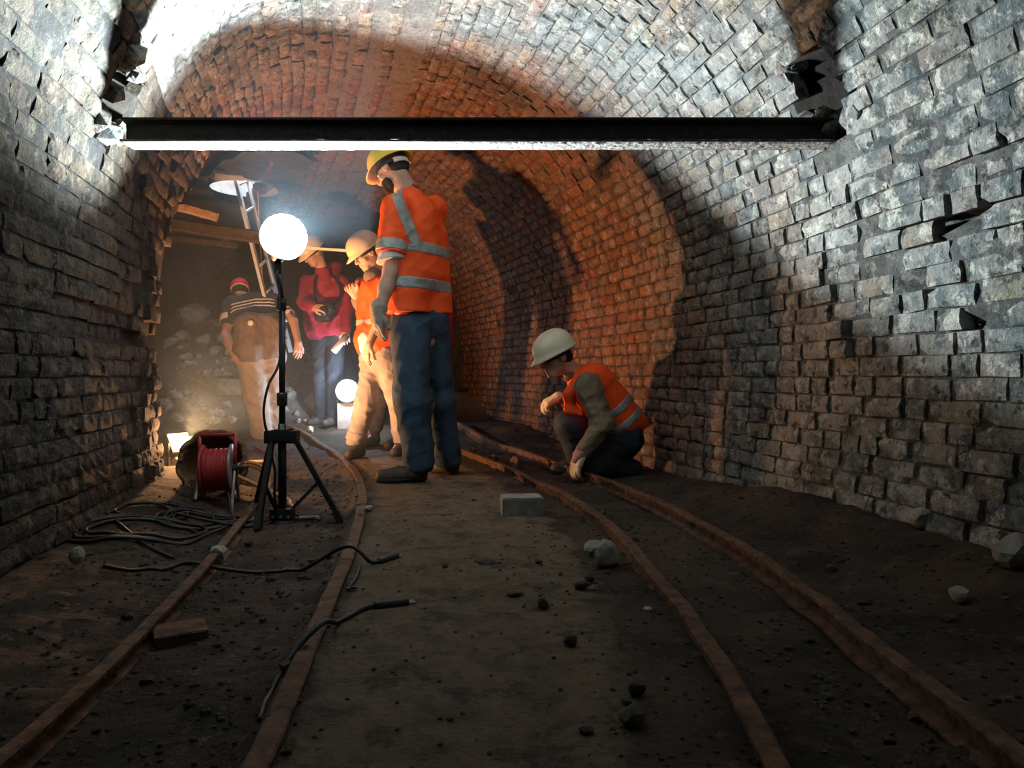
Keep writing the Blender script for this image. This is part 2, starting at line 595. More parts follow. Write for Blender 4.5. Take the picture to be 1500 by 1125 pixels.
def opened(side, p):
    """True where the side gallery cuts the left lining away."""
    if side > 0:
        return np.zeros(p.shape[:-1], bool)
    return (p[..., 2] < gallery_z(p[..., 1])) & (p[..., 0] < cx(p[..., 1]) - 0.15)


def relief(side, y, u):
    """How far the lining bulges (+, into the tunnel) or is worn back (-)."""
    r = 0.018 * fbm(y * 1.3, u * 1.6, side * 5.0, 3)
    if side > 0:
        ero = sstep((3.6 - y) / 0.8) * sstep((u - 0.78) / 0.12) * sstep((1.36 - u) / 0.06)    # worn band under the ledge
        r = r - 0.035 * ero * (0.6 + 0.7 * fbm(y * 3, u * 4, 1.0, 9))
        r = r + 0.03 * sstep((0.34 - u) / 0.2) * sstep((3.4 - y) / 0.8) * (1 + fbm(y * 2, u * 3, 0, 5))
    else:
        r = r - 0.05 * np.exp(-((u - 0.83) / 0.07) ** 2) * sstep((y - 2.3) / 1.5)             # notch along the corner
        r = r + 0.02 * fbm(y * 4, u * 4, 0, 15) * sstep((y - 3.6) / 0.5)
    return r


POCK = {1: (2.54, 2.82), -1: (3.17, 3.45)}
POCK_Z = (1.59, 1.86)


def pocket(side, y, u):
    """Holes broken into the lining above both ends of the steel beam (0..1)."""
    z = surf(side, y, u)[..., 2]
    wob = 0.035 * fbm(y * 9, u * 9, side, 21)
    cy, cz = sum(POCK[side]) / 2, sum(POCK_Z) / 2
    d = np.maximum(np.abs(y - cy) - 0.13, np.abs(z - cz) - 0.125) + wob
    return sstep((0.02 - d) / 0.03)


Y0, Y1 = -2.6, 9.7
YB0, YB1 = 0.45, 9.6


def backing(side, name, u0, u1, parent=None, mat='mortar'):
    ys = np.arange(Y0, Y1 + 0.01, 0.05)
    us = np.linspace(u0, u1, max(4, int((u1 - u0) / 0.05)))
    Yg, Ug = np.meshgrid(ys, us, indexing='ij')
    p, ty, tu, nn = frame(side, Yg, Ug)
    d = relief(side, Yg, Ug) - 0.016 + 0.007 * sstep((3.4 - Yg) / 0.9) * sstep((Ug - 0.6) / 0.5) + 0.006 * fbm(Yg * 14, Ug * 14, side, 31)
    if side > 0:
        uc = 1.08 + 0.109 * (Yg - 1.72) + 0.02 * fbm(Yg * 3, 0 * Yg, 0, 4)
        d = d - 0.10 * np.exp(-((Ug - uc) / 0.045) ** 4) * sstep((2.75 - Yg) / 0.3)
        d = d - 0.09 * sstep((fbm(Yg * 5, Ug * 9, 0, 91) - 0.38) / 0.05) * sstep((2.9 - Yg) / 0.5) * sstep((Ug - 0.72) / 0.08) * sstep((1.12 - Ug) / 0.05)
    d = d - 0.42 * pocket(side, Yg, Ug)
    q = p + nn * d[..., None]
    ny, nu = Yg.shape
    i, j = np.meshgrid(np.arange(ny - 1), np.arange(nu - 1), indexing='ij')
    pc = (p[:-1, :-1] + p[1:, 1:]) / 2
    keep = ~opened(side, pc)
    a = (i * nu + j)[keep]
    f = np.stack([a, a + nu, a + nu + 1, a + 1], -1)
    if side > 0: f = f[:, ::-1]
    o = mesh_np(name, q.reshape(-1, 3), f, M[mat], parent, True)
    o.data.materials.append(M['holeshade'])
    deep = (pocket(side, Yg, Ug).reshape(-1)[f] > 0.55).any(1)
    o.data.polygons.foreach_set('material_index', deep.astype(np.int32))
    return o


USPLIT = 2.02      # the wall becomes vault about 1.9 m up
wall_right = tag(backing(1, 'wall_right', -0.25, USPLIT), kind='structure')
wall_left = tag(backing(-1, 'wall_left', -0.25, USPLIT, None, 'shademortar'), kind='structure')
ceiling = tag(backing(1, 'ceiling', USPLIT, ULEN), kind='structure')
ceil_left = backing(-1, 'vault_backing', USPLIT, ULEN, ceiling)

# ---- bricks: unit block with a worn, chamfered face
def unit_brick(seed):
    """Worn block: a 5 x 4 face with rounded, chipped edges and four sides; 1 x 1 x 1 before scaling."""
    r = np.random.default_rng(seed)
    nx, nz = 5, 4
    xs_, zs_ = np.linspace(-.5, .5, nx), np.linspace(-.5, .5, nz)
    v = []
    chip = r.integers(0, 4) if r.random() < .5 else -1
    for i, x in enumerate(xs_):
        for j, z in enumerate(zs_):
            ed = (i in (0, nx - 1)) + (j in (0, nz - 1))
            d = 1.0 + r.uniform(-.07, .06) - (0.08 if ed == 1 else 0.15 if ed == 2 else 0) * r.uniform(.6, 1.3)
            px, pz = x, z
            if i in (0, nx - 1): px *= r.uniform(.97, 1.0)
            if j in (0, nz - 1): pz *= r.uniform(.955, 1.0)
            if ed == 2 and chip == (i > 0) * 2 + (j > 0): px *= .86; pz *= .80; d -= .2
            v.append((px, d, pz))
    f = []
    for i in range(nx - 1):
        for j in range(nz - 1):
            f.append((i * nz + j, i * nz + j + 1, (i + 1) * nz + j + 1, (i + 1) * nz + j))
    loop = [i * nz for i in range(nx)] + [(nx - 1) * nz + j for j in range(1, nz)] + [i * nz + nz - 1 for i in range(nx - 2, -1, -1)] + [j for j in range(nz - 2, 0, -1)]
    base = len(v)
    for q in loop: v.append((v[q][0] * 1.0, 0.0, v[q][2] * 1.0))
    n = len(loop)
    for k in range(n):
        l = (k + 1) % n
        f.append((loop[k], loop[l], base + l, base + k))
    tri = []
    for q in f: tri += [(q[0], q[1], q[2]), (q[0], q[2], q[3])]
    return np.array(v), np.array(tri)


NVAR = 14
UNITS = [unit_brick(100 + k) for k in range(NVAR)]
UF = UNITS[0][1]
THICK = 0.06
brick_meshes = []
for k, (v, f) in enumerate(UNITS):
    me = bpy.data.meshes.new('brick')
    me.from_pydata(v.tolist(), [], [tuple(int(i) for i in t) for t in f])
    at = me.attributes.new('tint', 'FLOAT', 'POINT')
    at.data.foreach_set('value', np.full(len(v), k / NVAR, np.float32))
    me.materials.append(M['brick'])
    brick_meshes.append(me)
shade_meshes = [me.copy() for me in brick_meshes]
for me in shade_meshes:
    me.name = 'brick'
    me.materials[0] = M['shadebrick']

COURSE = 0.0755


def lay(side):
    """All bricks of one side: centre, axes and sizes."""
    rows = []
    ncourse = int(ULEN / COURSE)
    hc = ULEN / ncourse
    for c in range(ncourse):
        u = (c + 0.5) * hc
        y = YB0 - random.uniform(0, 0.2)
        while y < YB1:
            L = random.choice((0.215, 0.215, 0.155, 0.108)) * random.uniform(0.94, 1.06)
            rows.append((y + L / 2, u + random.uniform(-.003, .003), L - 0.0055, hc - 0.005))
            y += L
    return np.array(rows)


def place(side):
    R = lay(side)
    y, u, L, H = R.T
    p, ty, tu, nn = frame(side, y, u)
    n = len(R)
    ok = ~opened(side, p)
    # fill the groin edge tidily: bricks touching the opening go too
    ok &= pocket(side, y, u) < 0.35
    z = p[:, 2]
    # the rail-like beam ends sit in these holes
    ok &= ~((np.abs(p[:, 1] - 2.94) < 0.10) & (z > 1.49) & (z < 1.62))
    lost = RNG.random(n) < 0.010
    out = relief(side, y, u) + RNG.normal(0, 0.0022, n)
    if side > 0:
        ragged = sstep((3.5 - y) / 0.7) * sstep((u - 0.80) / 0.1) * sstep((1.42 - u) / 0.05)
        lost |= RNG.random(n) < 0.03 * ragged
        out = out + ragged * RNG.uniform(-0.006, 0.010, n)
        crack = (np.abs(u - (1.08 + 0.109 * (y - 1.72) + 0.02 * fbm(y * 3, 0 * y, 0, 4))) < 0.030) & (y < 2.65)
        lost |= crack & (RNG.random(n) < 0.85)
        lost |= (fbm(y * 5, u * 9, 0, 91) > 0.48) & (y < 2.8) & (u > 0.72) & (u < 1.12)
        proud = (np.abs(y - 2.78) < 0.11) & (np.abs(u - 0.79) < 0.07)
        out = out + np.where(proud, 0.03, 0)
    else:
        edge = sstep((y - 3.7) / 0.5) * (u < 2.0)
        out = out + edge * RNG.normal(0, 0.012, n)
        lost |= RNG.random(n) < 0.03 * (u > 0.9)
    ok &= ~lost
    tilt = RNG.normal(0, 0.012, n)
    roll = RNG.normal(0, 0.022, n)
    ty2 = ty + tu * roll[:, None] + nn * tilt[:, None] * 0.7
    ty2 /= np.linalg.norm(ty2, axis=1, keepdims=True)
    nn2 = nn + tu * RNG.normal(0, 0.04, n)[:, None]
    nn2 -= (nn2 * ty2).sum(1, keepdims=True) * ty2
    nn2 /= np.linalg.norm(nn2, axis=1, keepdims=True)
    ex = ty2 * side                      # keeps (ex, nn, ez) right-handed
    ez = np.cross(ex, nn2)
    org = p + nn * (out - THICK)[:, None]
    # share of the picture
    v = p - np.array([0, 0, CAM_Z])
    dist = np.linalg.norm(v, axis=1)
    cosv = np.abs((nn * v).sum(1)) / dist
    px = 750 + v[:, 0] / np.maximum(v[:, 1], .05) * FPX
    py = HOR - v[:, 2] / np.maximum(v[:, 1], .05) * FPX
    inv = (v[:, 1] > 0.3) & (px > -40) & (px < 1540) & (py > -40) & (py < 1165) & (p[:, 2] > 0.02)
    score = np.where(inv, L * H * cosv / dist ** 2, -1)
    # bricks hidden behind the people or the corner count for little
    idx = np.nonzero(ok)[0]
    return dict(org=org[idx], ex=ex[idx], nn=nn2[idx], ez=ez[idx], L=L[idx], H=H[idx], u=u[idx], y=y[idx], z=p[idx, 2], score=score[idx])


def build_bricks(D, sel, parent, meshes=brick_meshes, mat='brick', label_single=300):
    ids = np.nonzero(sel)[0]
    order = ids[np.argsort(-D['score'][ids])]
    single, rest = order[:label_single], order[label_single:]
    bo = base_of(parent)
    for i in single:
        o = bpy.data.objects.new('brick', meshes[random.randrange(NVAR)])
        COL.objects.link(o)
        o.parent = parent
        Mx = Matrix.Identity(4)
        for r in range(3):
            Mx[r][0], Mx[r][1], Mx[r][2], Mx[r][3] = D['ex'][i][r] * D['L'][i], D['nn'][i][r] * THICK, D['ez'][i][r] * D['H'][i], D['org'][i][r]
        o.matrix_basis = Mx
    V, F, T = [], [], []
    n0 = 0
    for i in rest:
        v, f = UNITS[i % NVAR]
        w = D['org'][i] + v[:, :1] * D['L'][i] * D['ex'][i] + v[:, 1:2] * THICK * D['nn'][i] + v[:, 2:] * D['H'][i] * D['ez'][i]
        V.append(w); F.append(f + n0); T.append(np.full(len(v), RNG.random())); n0 += len(v)
    o = mesh_np('brickwork', np.concatenate(V), np.concatenate(F), M[mat], parent, False, np.concatenate(T))
    o['kind'] = 'stuff'


DL, DR = place(-1), place(1)
build_bricks(DR, DR['u'] < USPLIT, wall_right)
build_bricks(DL, DL['u'] < USPLIT, wall_left, shade_meshes, 'shadebrick', 280)
DC = {k: np.concatenate([DL[k][DL['u'] >= USPLIT], DR[k][DR['u'] >= USPLIT]]) for k in DL}
build_bricks(DC, np.ones(len(DC['u']), bool), ceiling)

# broken bricks hanging round the two holes above the beam
def stone_mesh(r, seed, flat=0.75, sub=2):
    """Irregular lump: icosphere squashed and facetted by noise, ~1 m across before scaling by r."""
    import bmesh
    bm = bmesh.new()
    bmesh.ops.create_icosphere(bm, subdivisions=sub, radius=1.0)
    co = np.array([v.co for v in bm.verts])
    rr = np.random.default_rng(seed)
    for _ in range(7):                      # cut flat faces
        n = rr.normal(size=3); n /= np.linalg.norm(n)
        d = co @ n
        lim = rr.uniform(0.55, 0.85)
        co -= np.clip(d - lim, 0, None)[:, None] * n
    co *= 1 + 0.10 * fbm(co[:, 0] * 1.5 + seed, co[:, 1] * 1.5, co[:, 2] * 1.5, seed)[:, None]
    co *= np.array([1.0, rr.uniform(.65, .95), flat * rr.uniform(.8, 1.1)]) * r
    f = [tuple(v.index for v in q.verts) for q in bm.faces]
    bm.free()
    return co, f


def stone(name, p, r, seed, mat, label=None, cat='stone', group=None, flat=0.75, parent=None, sink=0.15, sub=2):
    co, f = stone_mesh(r, seed, flat, sub)
    a = (seed * 1.7) % 6.28
    Rz = np.array([[math.cos(a), -math.sin(a), 0], [math.sin(a), math.cos(a), 0], [0, 0, 1]])
    co = co @ Rz.T
    p = Vector(p)
    lift = -co[:, 2].min() * (1 - sink)
    o = mesh_np(name, co + np.array(p) + np.array([0, 0, lift]), f, M[mat], parent, False, None, None if parent is not None else p)
    if label: tag(o, label, cat, group)
    return o


for side, par in ((1, ceiling), (-1, ceiling)):
    for k in range(16):
        yy = random.uniform(POCK[side][0], POCK[side][1])
        zz = random.choice((1.61, 1.87, 1.90, random.uniform(1.62, 1.86)))
        if k % 2: yy = random.choice(POCK[side])
        th = math.asin((zz - SPRING) / RAD)
        p, ty, tu, nn = frame(side, np.array(yy), np.array(SPRING + RAD * th))
        co, f = stone_mesh(random.uniform(0.03, 0.075), 300 + k + side * 40, 0.9, 1)
        mesh_np('broken_brick', co + p - nn * random.uniform(0.0, 0.06), f, M['brick'], wall_right if side > 0 else wall_left, False, np.full(len(co), RNG.random()))

# ---- side gallery: its vault, back wall and end wall
def grid_mesh(name, P, keep, mat, flip=False, parent=None):
    n, m = P.shape[:2]
    i, j = np.meshgrid(np.arange(n - 1), np.arange(m - 1), indexing='ij')
    a = (i * m + j)[keep[:-1, :-1] | keep[1:, 1:] if keep is not None else np.ones((n - 1, m - 1), bool)]
    f = np.stack([a, a + m, a + m + 1, a + 1], -1)
    if flip: f = f[:, ::-1]
    return mesh_np(name, P.reshape(-1, 3), f, M[mat], parent, True)


th = np.linspace(0.0, math.pi, 70)
xs = np.arange(-6.0, -0.3, 0.07)
Tg, Xg = np.meshgrid(th, xs, indexing='ij')
nz = 0.05 * fbm(Xg * 2.2, Tg * 3.2, 0, 41) + 0.03 * fbm(Xg * 8, Tg * 9, 0, 43)
Yv = GY - np.cos(Tg) * (GW + nz)
Zv = GS + np.sin(Tg) * (GR + nz)
lat = (Xg - cx(Yv)) / np.sqrt(1 + cxs(Yv) ** 2) * -1
zm = SPRING + np.sqrt(np.clip((RAD * 1.07) ** 2 - lat ** 2, 0, None)) / 1.07
outside = (lat > RAD * 1.07) | ((Zv > zm - 0.02) & (lat > 0.1))
SHAFT = Vector((-2.60, 7.22, 0)); SHAFT_R = 0.30
hole = (Xg - SHAFT.x) ** 2 + (Yv - SHAFT.y) ** 2 < SHAFT_R ** 2
n_, m_ = Xg.shape
ii, jj = np.meshgrid(np.arange(n_ - 1), np.arange(m_ - 1), indexing='ij')
ok = (outside[:-1, :-1] | outside[1:, 1:]) & ~(hole[:-1, :-1] | hole[1:, 1:])
a_ = (ii * m_ + jj)[ok]
gallery = mesh_np('ceiling.001', np.stack([Xg, Yv, Zv], -1).reshape(-1, 3), np.stack([a_, a_ + m_, a_ + m_ + 1, a_ + 1], -1)[:, ::-1], M['earth'], None, True)
tag(gallery, kind='structure')
# shaft lining of rough brick rings, open to the sky
mb = MB()
prof = [(SHAFT_R + 0.02 + 0.015 * math.sin(k * 2.1), 2.435 + 0.1 * k) for k in range(8)]
mb.lathe(prof + [(SHAFT_R + 0.2, 3.15), (SHAFT_R + 0.2, 2.52)], (SHAFT.x, SHAFT.y, 0), n=28)
shaft = mb.build('ceiling.002', mat_plain('shaft_lining', (0.55, 0.56, 0.55), 0.9, 0, 0.3, 9, 0.5), None, True)
tag(shaft, kind='structure')


# unseen ground shell, added to keep sky light out, pierced only by the shaft
mb = MB()
gx0, gx1, gy0, gy1, gz = -8.0, 4.0, -4.0, 11.5, 3.12
ring = []
NR = 32
for k in range(NR):
    t = 2 * math.pi * k / NR
    ring.append((SHAFT.x + (SHAFT_R + 0.06) * math.cos(t), SHAFT.y + (SHAFT_R + 0.06) * math.sin(t), gz))
outer = []
for k in range(NR):
    t = 2 * math.pi * k / NR
    c, s_ = math.cos(t), math.sin(t)
    L = min(((gx1 if c > 0 else gx0) - SHAFT.x) / c if abs(c) > 1e-6 else 1e9, ((gy1 if s_ > 0 else gy0) - SHAFT.y) / s_ if abs(s_) > 1e-6 else 1e9)
    outer.append((SHAFT.x + c * L, SHAFT.y + s_ * L, gz))
mb.add(ring + outer, [(k, (k + 1) % NR, NR + (k + 1) % NR, NR + k) for k in range(NR)])
mb.add(outer + [(x, y, -1.2) for x, y, z in outer], [(k, (k + 1) % NR, NR + (k + 1) % NR, NR + k) for k in range(NR)])
low = [(x, y, -1.2) for x, y, z in outer]
mb.add(low, [tuple(range(NR))])
tag(mb.build('ground', M['earth'], None), kind='structure')


def plane_wall(name, p, q, h, mat, seed, amp=0.12, bottom=-0.3):
    p, q = Vector(p), Vector(q)
    n = max(4, int((q - p).length / 0.09))
    m = int((h - bottom) / 0.09)
    s, t = np.meshgrid(np.linspace(0, 1, n), np.linspace(0, 1, m), indexing='ij')
    d = (q - p).normalized()
    nn = np.array([-d.y, d.x, 0])
    zz = bottom + t * (h - bottom)
    L = (q - p).length
    off = amp * fbm(s * L * 1.6, zz * 1.6, seed, seed) + 0.35 * amp * fbm(s * L * 7, zz * 7, seed, seed + 3)
    P = np.stack([p.x + d.x * L * s + nn[0] * off, p.y + d.y * L * s + nn[1] * off, zz], -1)
    return tag(grid_mesh(name, P, None, mat), kind='structure')


plane_wall('wall_back', (0.2, 9.55, 0), (-6.1, 9.25, 0), 3.0, 'earth', 51)
plane_wall('wall_gallery', (-5.9, 9.5, 0), (-5.9, 3.9, 0), 3.0, 'earth', 57)
plane_wall('wall_side', (-6.0, 4.27, 0), (-2.16, 4.27, 0), 1.0, 'earth', 61, 0.03)
plane_wall('wall_far', (-6.0, 8.93, 0), (-4.1, 8.93, 0), 1.1, 'earth', 63, 0.03)
plane_wall('wall_blocker', (2.4, -2.5, 0), (-2.4, -2.5, 0), 3.0, 'earth', 67, 0.05)  # unseen end wall behind the camera, added to stop sky light leaking in

# broken end of the left wall: the corner seen edge-on, course by course
mb_corner = []
for c in range(int(1.3 / COURSE)):
    z = (c + 0.5) * COURSE
    d = random.uniform(0.0, 0.05)
    yb = 4.27
    if z > GS:
        t = min((z - GS) / GR, 1.0)
        yb = GY - GW * math.sqrt(max(0, 1 - t * t))
    p = surf(-1, np.array(yb), np.array(z))
    b = MB().box((p[0] - 0.075 + relief(-1, np.array(4.2), np.array(z)) + random.uniform(-.012, .006), p[1] + random.uniform(-0.01, 0.03), z), (random.uniform(.14, .18), random.uniform(.12, .15), COURSE - .008), Matrix.Rotation(math.radians(random.uniform(14, 34)), 3, 'Z'), 0.006)
    o = b.build('brick', M['shadebrick'], wall_left)

# ------------------------------------------------------------------ floor
RAIL_LR = [(-0.36, 0.55), (-0.405, 1.2), (-0.47, 1.75), (-0.557, 2.49), (-0.66, 3.2), (-0.81, 4.0), (-1.05, 4.86), (-1.39, 5.8), (-1.85, 6.7), (-2.3, 7.3)]
RAIL_LL = [(-0.80, 0.55), (-0.835, 1.0), (-0.875, 1.5), (-0.95, 2.0), (-1.03, 2.46), (-1.20, 3.3), (-1.31, 3.8), (-1.50, 4.6), (-1.80, 5.5), (-2.16, 6.2)]
RAIL_RL = [(0.36, 0.5), (0.40, 1.17), (0.425, 1.5), (0.425, 1.9), (0.413, 2.24), (0.39, 2.77), (0.35, 3.09), (0.24, 3.7), (0.09, 4.2), (-0.05, 4.75), (-0.28, 5.46), (-0.52, 6.17), (-0.9, 7.2)]
RAIL_RR = [(0.77, 0.5), (0.785, 1.42), (0.80, 1.9), (0.795, 2.41), (0.747, 2.9), (0.68, 3.41), (0.547, 4.03), (0.425, 4.47), (0.03, 5.88), (-0.27, 6.6), (-0.6, 7.4)]


def rail_x(R, y):
    R = np.array(R)
    return np.interp(y, R[:, 1], R[:, 0])


def zf(x, y):
    """Floor level."""
    x, y = np.broadcast_arrays(np.asarray(x, float), np.asarray(y, float))
    lr, ll, rl, rr = rail_x(RAIL_LR, y), rail_x(RAIL_LL, y), rail_x(RAIL_RL, y), rail_x(RAIL_RR, y)
    fade = 1 - sstep((y - 4.3) / 1.2)
    z = -0.055 * sstep((lr - 0.01 - x) / 0.07) * fade
    z = z + 0.045 * sstep((ll - 0.12 - x) / 0.3) * fade
    z = z - 0.018 * sstep((x - rl) / 0.06)
    wl = cx(y) - RAD
    wr = cx(y) + RAD
    z = z + 0.07 * sstep((wl + 0.45 - x) / 0.45) * sstep((y - 2.6) / 1.5) * (y < 4.6)
    z = z + 0.10 * sstep((x - wr + 0.45) / 0.45) * sstep((4.6 - y) / 1.5)
    z = z + 0.02 * sstep((x - rr - 0.1) / 0.2)
    z = z + 0.13 * sstep((y - 6.1) / 1.3)
    z = z + (0.80 * sstep((y - 6.95) / 1.35) + 0.25 * sstep((y - 7.9) / 1.0)) * sstep((-1.80 - x) / 0.55)
    z = z + 0.30 * sstep((y - 8.2) / 1.2)
    path = ((x > lr) & (x < rl)).astype(float)
    rough = 1 - 0.75 * path
    z = z + rough * (0.020 * fbm(x * 4, y * 4, 0, 71) + 0.014 * fbm(x * 13, y * 13, 0, 73)) + 0.006 * fbm(x * 3, y * 3, 0, 75)
    return z


ys = np.concatenate([np.arange(-2.5, 0.7, 0.12), 0.7 * np.exp(np.arange(0, math.log(9.7 / 0.7), 0.0085))])
xs = np.concatenate([np.arange(-6.0, -2.6, 0.06), np.arange(-2.6, 1.8, 0.02), np.arange(1.8, 2.3, 0.1)])
Xg, Yg = np.meshgrid(xs, ys, indexing='ij')
Zg = zf(Xg, Yg)
P = np.stack([Xg, Yg, Zg], -1)
floor = tag(grid_mesh('floor', P, None, 'floor'), kind='structure')
lr, rl = rail_x(RAIL_LR, Yg), rail_x(RAIL_RL, Yg)
wob = 0.05 * fbm(Xg * 5, Yg * 5, 0, 77)
pathv = sstep((Xg - lr - 0.0 + wob) / 0.08) * sstep((rl - 0.10 - Xg + wob * 1.6) / 0.12) * sstep((6.4 - Yg) / 1.0)
rub = sstep((Zg - 0.12) / 0.25) * (Yg > 6.8)
for nm, val in (('path', pathv), ('rubble', rub)):
    at = floor.data.attributes.new(nm, 'FLOAT', 'POINT')
    at.data.foreach_set('value', val.astype(np.float32).ravel())


def Z(x, y):
    return float(zf(x, y))


def on(x, y, dz=0.0):
    return Vector((x, y, Z(x, y) + dz))


# ------------------------------------------------------------------ rails
def rail(pts, lift, label, w=0.034, h=0.05, rot=0.0):
    path = []
    for q in smooth_path([Vector((x, y, 0)) for x, y in pts], 14):
        path.append(Vector((q.x + 0.004 * float(fbm(q.y * 3, 0, 0, 5)), q.y, lift(q.x, q.y))))
    head, web, foot = w, 0.011, w * 1.5
    prof = [(-foot / 2, -h), (foot / 2, -h), (foot / 2, -h + .007), (web / 2, -h + .014), (web / 2, -.018), (head / 2, -.013), (head / 2, -.003), (head / 2 - .004, 0),
            (-head / 2 + .004, 0), (-head / 2, -.003), (-head / 2, -.013), (-web / 2, -.018), (-web / 2, -h + .014), (-foot / 2, -h + .007)]
    mb = MB().sweep(path, prof)
    nv = np.array([tuple(v) for v in mb.v])
    wear = 0.006 * fbm(nv[:, 0] * 9, nv[:, 1] * 9, nv[:, 2] * 9, int(w * 1e4) + len(pts))
    mb.v = [(x + dx, y, z + dx * .8) for (x, y, z), dx in zip(mb.v, wear)]
    o = mb.build('rail', M['rust'], None, False, path[0])
    return tag(o, label, 'rail', 'narrow mine rails in the floor')


rail(RAIL_LR, lambda x, y: 0.012 + 0.02 * float(sstep((y - 5.2) / 1.0)) + 0.13 * float(sstep((y - 6.1) / 1.3)), 'curved rusty rail bounding the left edge of the pale concrete path', 0.044)
rail(RAIL_LL, lambda x, y: -0.012 + 0.045 * float(sstep((y - 4.3) / 1.2)), 'rusty rail nearest the left wall, running under the lamp tripod')
rail(RAIL_RL, lambda x, y: 0.045 + 0.13 * float(sstep((y - 6.1) / 1.3)), 'rusty rail along the right edge of the pale concrete path', 0.04, 0.06)
rail(RAIL_RR, lambda x, y: 0.045 + 0.13 * float(sstep((y - 6.1) / 1.3)), 'rusty rail nearest the right wall, passing under the crouching person', 0.04, 0.06)

# ------------------------------------------------------------------ the steel beam across the tunnel
BY, BW, BH, BZ = 2.94, 0.115, 0.098, 1.548
bl, br = -1.555, 1.295
prof = [(-BW / 2, 0), (BW / 2, 0), (BW / 2, .009), (.006, .016), (.006, BH - .016), (BW * .42, BH - .009), (BW * .42, BH), (-BW * .42, BH), (-BW * .42, BH - .009), (-.006, BH - .016), (-.006, .016), (-BW / 2, .009)]
bp = [Vector((bl + (br - bl) * k / 24.0, BY + BW / 2, BZ)) for k in range(25)]
beam = empty('steel_beam', (bl, BY, BZ), 'long black steel girder spanning the tunnel at head height', 'beam')
MB().sweep(bp, prof).build('girder', M['beam'], beam)
# flaky lime and rust scale under the lower flange
V, F = [], []
nx, ny = 150, 7
for i in range(nx):
    for j in range(ny):
        x = bl + 0.01 + (br - bl - 0.02) * i / (nx - 1)
        e = 1 if 0 < j < ny - 1 else 0
        y = BY + BW / 2 + (j / (ny - 1) - .5) * (BW + 0.006) + (0.005 * float(fbm(x * 40, j, 0, 3)) if not e else 0)
        zz = BZ + (0.006 if not e else -0.003 - 0.004 * abs(float(fbm(x * 30, j * 2.0, 0, 8))))
        V.append((x, y, zz))
for i in range(nx - 1):
    for j in range(ny - 1):
        F.append((i * ny + j, i * ny + j + 1, (i + 1) * ny + j + 1, (i + 1) * ny + j))
mesh_np('lime_scale', np.array(V), F, M['lime'], beam)['label'] = 'whitish flaking scale under the lower flange'
for x in (-0.825, 1.26):
    MB().lathe([(0.0, 0.006), (0.006, 0.006), (0.0085, 0.0), (0.0085, -0.006)], (x, BY + BW / 2 - 0.008, BZ + 0.05), (0, -1, 0), 10).build('rivet', M['rust'], beam)
# ------------------------------------------------------------------ figures: smooth-blended solids meshed by surface nets
def V3(p): return np.array([p[0], p[1], p[2]], float)


def cap(p, q, r0, r1=None, k=0.02):
    return ('cap', V3(p), V3(q), r0, r0 if r1 is None else r1, k)


def ell(c, R, rad, k=0.02):
    return ('ell', V3(c), np.array(R, float), np.array(rad, float), k)


def sub(prim):
    return ('sub',) + prim


def prim_box(pr):
    if pr[0] == 'sub': return None
    if pr[0] == 'cap':
        r = max(pr[3], pr[4])
        return np.minimum(pr[1], pr[2]) - r, np.maximum(pr[1], pr[2]) + r
    m = np.abs(pr[2]).T @ pr[3]
    return pr[1] - m, pr[1] + m


def prim_dist(pr, X):
    if pr[0] == 'cap':
        p, q, r0, r1 = pr[1:5]
        d = q - p
        L = float(d @ d) + 1e-12
        t = np.clip(((X - p) @ d) / L, 0, 1)
        return np.sqrt((((X - p) - t[..., None] * d) ** 2).sum(-1)) - (r0 + (r1 - r0) * t)
    c, R, rad = pr[1:4]
    Y = (X - c) @ R.T
    k0 = np.sqrt(((Y / rad) ** 2).sum(-1)) + 1e-9
    k1 = np.sqrt(((Y / rad ** 2) ** 2).sum(-1)) + 1e-9
    return k0 * (k0 - 1) / k1


